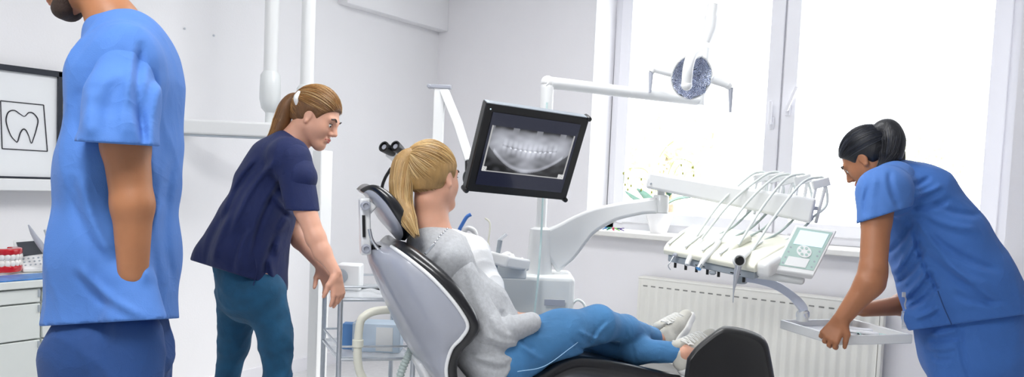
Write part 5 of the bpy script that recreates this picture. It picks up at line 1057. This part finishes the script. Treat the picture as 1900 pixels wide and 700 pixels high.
def sneaker(ank, heel, toe, upv, nm):
    f = nrm(toe-heel); u = nrm(upv-f*(upv@f)); l = np.cross(u, f); LN = np.linalg.norm(toe-heel); B_ = lambda x, y, z: heel+f*x*LN+l*y+u*z; s = SDF(.004)
    s.cap(B_(.08, 0, .038), B_(.12, 0, .070), .032, .033, .02); s.cap(B_(.1, 0, .034), B_(.5, 0, .036), .030, .036, .02); s.cap(B_(.5, 0, .034), B_(.88, 0, .026), .040, .030, .02, (u, .85)); s.cap(B_(.3, 0, .06), B_(.55, 0, .05), .028, .025, .02); s.cut(B_(0, 0, .010), -u)
    s.cap(B_(.1, 0, .115), B_(.16, 0, .085), .024, .022, .004, None, '-'); o = mks('shoe', s, 'shoe', r, 1); s = SDF(.004)
    s.cap(B_(.1, 0, .01), B_(.5, 0, .01), .036, .043, .02); s.cap(B_(.5, 0, .01), B_(.90, 0, .014), .044, .034, .02); s.cut(B_(0, 0, .018), u); s.cut(B_(0, 0, -.010), -u); mks('sole', s, 'sole', o, 1)
    s = SDF(.004); s.cap(B_(.16, .0, .10), B_(.30, 0, .088), .020, .018, .01, (l, 1.3)); mks('tongue', s, 'shoe', o, 1)
    g = G()
    for k_ in range(6):
        x = .28+.075*k_; z = .100-.0062*k_; g.tube(bez([B_(x, -.030, z-.020), B_(x+.02, -.012, z+.003), B_(x+.04, .012, z+.002), B_(x+.06, .030, z-.024)], 4), .0030, 8); g.tube(bez([B_(x, .030, z-.020), B_(x+.02, .012, z+.004), B_(x+.04, -.012, z+.003), B_(x+.06, -.030, z-.024)], 4), .0030, 8)
    for q in (-1, 1): g.tube(bez([B_(.27, 0, .092), B_(.22, .022*q, .112), B_(.24, .036*q, .095), B_(.28, .01*q, .090), B_(.33, .045*q, .075)], 5), .0026, 8)
    mk('laces', g, 'lace', o)
sneaker(aR_, J(1243, 650, 3.20), J(1283, 588, 3.34), V(-.75, .25, -.4), 'right')
sneaker(aL_, J(1268, 692, 2.98), J(1330, 625, 3.10), V(-.70, .55, -.35), 'left')

# ---------------------------------------------------------------- 4. woman in blue scrubs bending at the tray
d = 3.0
r = thing('person', 'woman in blue scrubs with dark hair bending over the instrument tray', 'person', (*J(1800, 640, 2.98)[:2], 0))
hfr = frame(V(-.62, -.56, .55), V(-.42, .82, .38)); hc_ = J(1608, 292, 3.05); sc = .93
s = SDF(.0045); L = head_sdf(s, hc_, hfr, sc)
s.px((1618, 318, 3.05, 22), (1655, 345, 3.02, 28), .03)
s.px((1690, 372, 3.02, 50), (1742, 455, 3.0, 66), .05, 1.3); s.px((1742, 455, 3.0, 66), (1790, 560, 2.98, 78), .05, 1.25)
s.px((1640, 355, 2.88, 27), (1626, 410, 2.84, 25), .03); s.px((1626, 410, 2.84, 25.5), (1620, 500, 2.79, 24), .02); s.px((1620, 500, 2.79, 24), (1612, 528, 2.78, 24), .015); s.px((1612, 528, 2.78, 24.5), (1562, 592, 2.80, 15), .02); s.px((1634, 515, 2.78, 10), (1632, 528, 2.78, 10), .02)
W1 = J(1562, 590, 2.80)
hand(s, W1, V(-.52, -.82, .0), V(-.55, .35, -.75), -1, ((.45, 1.1, .8), (.45, 1.1, .8), (.5, 1.15, .8), (.55, 1.2, .8)), .175, thumb=(.7, .2), spread=.10)
s.px((1700, 420, 3.22, 27), (1705, 540, 3.24, 24), .03); s.px((1705, 545, 3.24, 22), (1672, 565, 3.2, 20), .02); s.px((1690, 565, 3.2, 20), (1602, 575, 3.12, 13), .02)
hand(s, J(1602, 574, 3.12), V(-.9, -.15, -.25), V(-.1, .9, .2), 1, (.35, .4, .45, .5), .165, thumb=(.7, .5))
s.px((1646, 352, 2.91, 24), (1690, 378, 3.02, 38), .04); s.px((1702, 420, 3.2, 25), (1705, 400, 3.04, 38), .04)
kA = flo(1770, 880, 2.90, .48); aA = flo(1775, 900, 2.95, .09); kB = flo(1830, 880, 3.12, .48); aB = flo(1845, 900, 3.16, .09)
leg_down(s, J(1785, 640, 2.90), kA, aA, (.08, .05, .032)); leg_down(s, J(1825, 640, 3.1), kB, aB, (.08, .05, .032))
for a in (aA, aB): s.cap(a, a-[0, 0, .03]+V(-.08, 0, .02), .03, .025, .02)
mks('body', s, 'skin_n', r); face_parts(r, L, sc, hfr)
knot = J(1640, 262, 3.02); cols = lambda n: hairmix('#12141b', '#262a36', n, '#3b4150')
hair_cap('hair', r, L, hfr, sc, 'haird', .013, -.05); head_strands('hair_strands', r, L, hfr, sc, knot, cols, 1700)
tail('ponytail', r, [J(1630, 262, 3.03), J(1632, 244, 3.01), J(1648, 240, 3.0), J(1656, 262, 2.98), J(1652, 290, 2.97), J(1640, 306, 2.96)], [.016, .030, .038, .046, .040, .014], 'haird', cols, 420)
tail('ponytail', r, [J(1650, 250, 3.02), J(1662, 268, 3.02), J(1668, 292, 3.02), J(1672, 304, 3.0)], [.016, .026, .020, .008], 'haird', cols, 160, seed=9)
s = SDF(.006)
s.px((1662, 336, 3.03, 38), (1698, 368, 3.02, 60), .05, 1.3); s.px((1698, 368, 3.02, 62), (1738, 446, 3.0, 78), .06, 1.25); s.px((1738, 446, 3.0, 78), (1773, 525, 2.98, 90), .06, 1.2); s.px((1773, 525, 2.98, 90), (1797, 585, 2.98, 94), .06, 1.15); s.px((1797, 585, 2.98, 94), (1806, 650, 2.98, 92), .06, 1.1)
s.px((1650, 345, 2.90, 40), (1660, 360, 2.9, 42), .04); s.px((1690, 410, 3.2, 40), (1700, 440, 3.2, 40), .05)
s.px((1703, 590, 2.92, 28), (1712, 612, 2.9, 22), .04)
w4 = folds([(1677, 350, 1725, 330, 5, -.006), (1682, 366, 1745, 345, 5, .007), (1690, 385, 1760, 372, 6, -.005), (1720, 400, 1810, 425, 7, .006), (1735, 380, 1815, 400, 6, -.005), (1660, 505, 1698, 440, 6, .010), (1668, 525, 1712, 468, 5, -.010), (1680, 550, 1722, 498, 6, .010), (1690, 570, 1738, 530, 5, -.008), (1697, 432, 1745, 545, 4, -.007), (1712, 450, 1826, 530, 8, .007), (1725, 435, 1845, 500, 7, -.006), (1700, 405, 1850, 560, 7, .006), (1770, 545, 1860, 560, 7, -.005), (1700, 590, 1740, 570, 5, .008), (1650, 470, 1690, 415, 5, -.008)], wrinkle(.005, (14, 20, 24), 41, V(.6, -.8, 0))); s.wr = w4
pA, pB = J(1765, 603, 2.8), J(1900, 584, 2.8); nn = np.cross(pB-pA, ray(1830, 592)); nn = nn if nn@UP < 0 else -nn; s.cut(pA, nn); s.px((1620, 318, 3.05, 22), (1600, 300, 3.05, 30), .01, None, '-')
tp_ = mks('scrub_top', s, 'scrub_d', r)
s = SDF(.0055); s.px((1658, 336, 2.95, 38), (1641, 358, 2.88, 46), .04); s.px((1640, 360, 2.87, 48), (1636, 410, 2.84, 43), .03); pA, pB = J(1597, 413, 2.84), J(1684, 385, 2.84); nn = np.cross(pB-pA, ray(1640, 400)); nn = nn if nn@UP < 0 else -nn; s.cut(pA, nn)
s.wr = folds([(1650, 320, 1668, 385, 6, -.006), (1625, 330, 1620, 400, 6, .004), (1612, 345, 1604, 400, 4, -.003)], wrinkle(.003, (20, 26, 22), 43, V(.1, 1, 0))); mks('sleeve', s, 'scrub', tp_)
s = SDF(.0055); s.px((1700, 420, 3.2, 40), (1704, 510, 3.22, 36), .04); pA = J(1700, 520, 3.2); s.cut(pA, -UP); mks('sleeve', s, 'scrub_d', tp_)
g = G(); g.tube(bez([J(1740, 540, 2.77), J(1752, 572, 2.77), J(1766, 603, 2.78)], 6), .0022, 6); mk('side_slit', g, 'scrub_t', tp_)
s = SDF(.0065); s.px((1796, 600, 2.98, 90), (1804, 650, 2.98, 90), .06, 1.15); s.cap(J(1785, 655, 2.92), kA, .115, .085, .06); s.cap(kA, aA+ZU*.02, .085, .065, .04); s.cap(J(1822, 655, 3.08), kB, .115, .085, .06); s.cap(kB, aB+ZU*.02, .085, .065, .04)
s.cut((0, 0, .08), -ZU); s.wr = folds([(1728, 620, 1775, 612, 4, .006), (1725, 632, 1780, 626, 4, -.006), (1722, 646, 1770, 645, 4, .005), (1730, 665, 1765, 668, 4, -.004), (1782, 610, 1800, 700, 6, -.005)], wrinkle(.004, (16, 22, 26), 44)); mks('trousers', s, 'scrub_d', r)
floor_shoe(r, aA, V(-1, 0, .2), L=.24); floor_shoe(r, aB, V(-1, 0, .2), L=.24)
bd = thing('name_badge', 'small clear badge clipped at the waist of the bending woman', 'badge', J(1682, 610, 2.92))
g = G(); g.box(J(1682, 594, 2.92), (.036, .004, .066), ax=(RT, FW, UP)); b_ = mk('badge_sleeve', g, 'clearp', bd, bevel=.001); g = G(); g.box(J(1682, 594, 2.917), (.026, .001, .05), ax=(RT, FW, UP)); mk('card', g, 'paper', bd)
g = G(); g.tube(bez([J(1677, 548, 2.93), J(1681, 556, 2.92), J(1679, 566, 2.92), J(1682, 576, 2.92)], 5), .0025, 8); g.box(J(1677, 547, 2.92), (.012, .006, .018), ax=(RT, FW, UP)); mk('clip', g, 'steel', bd)
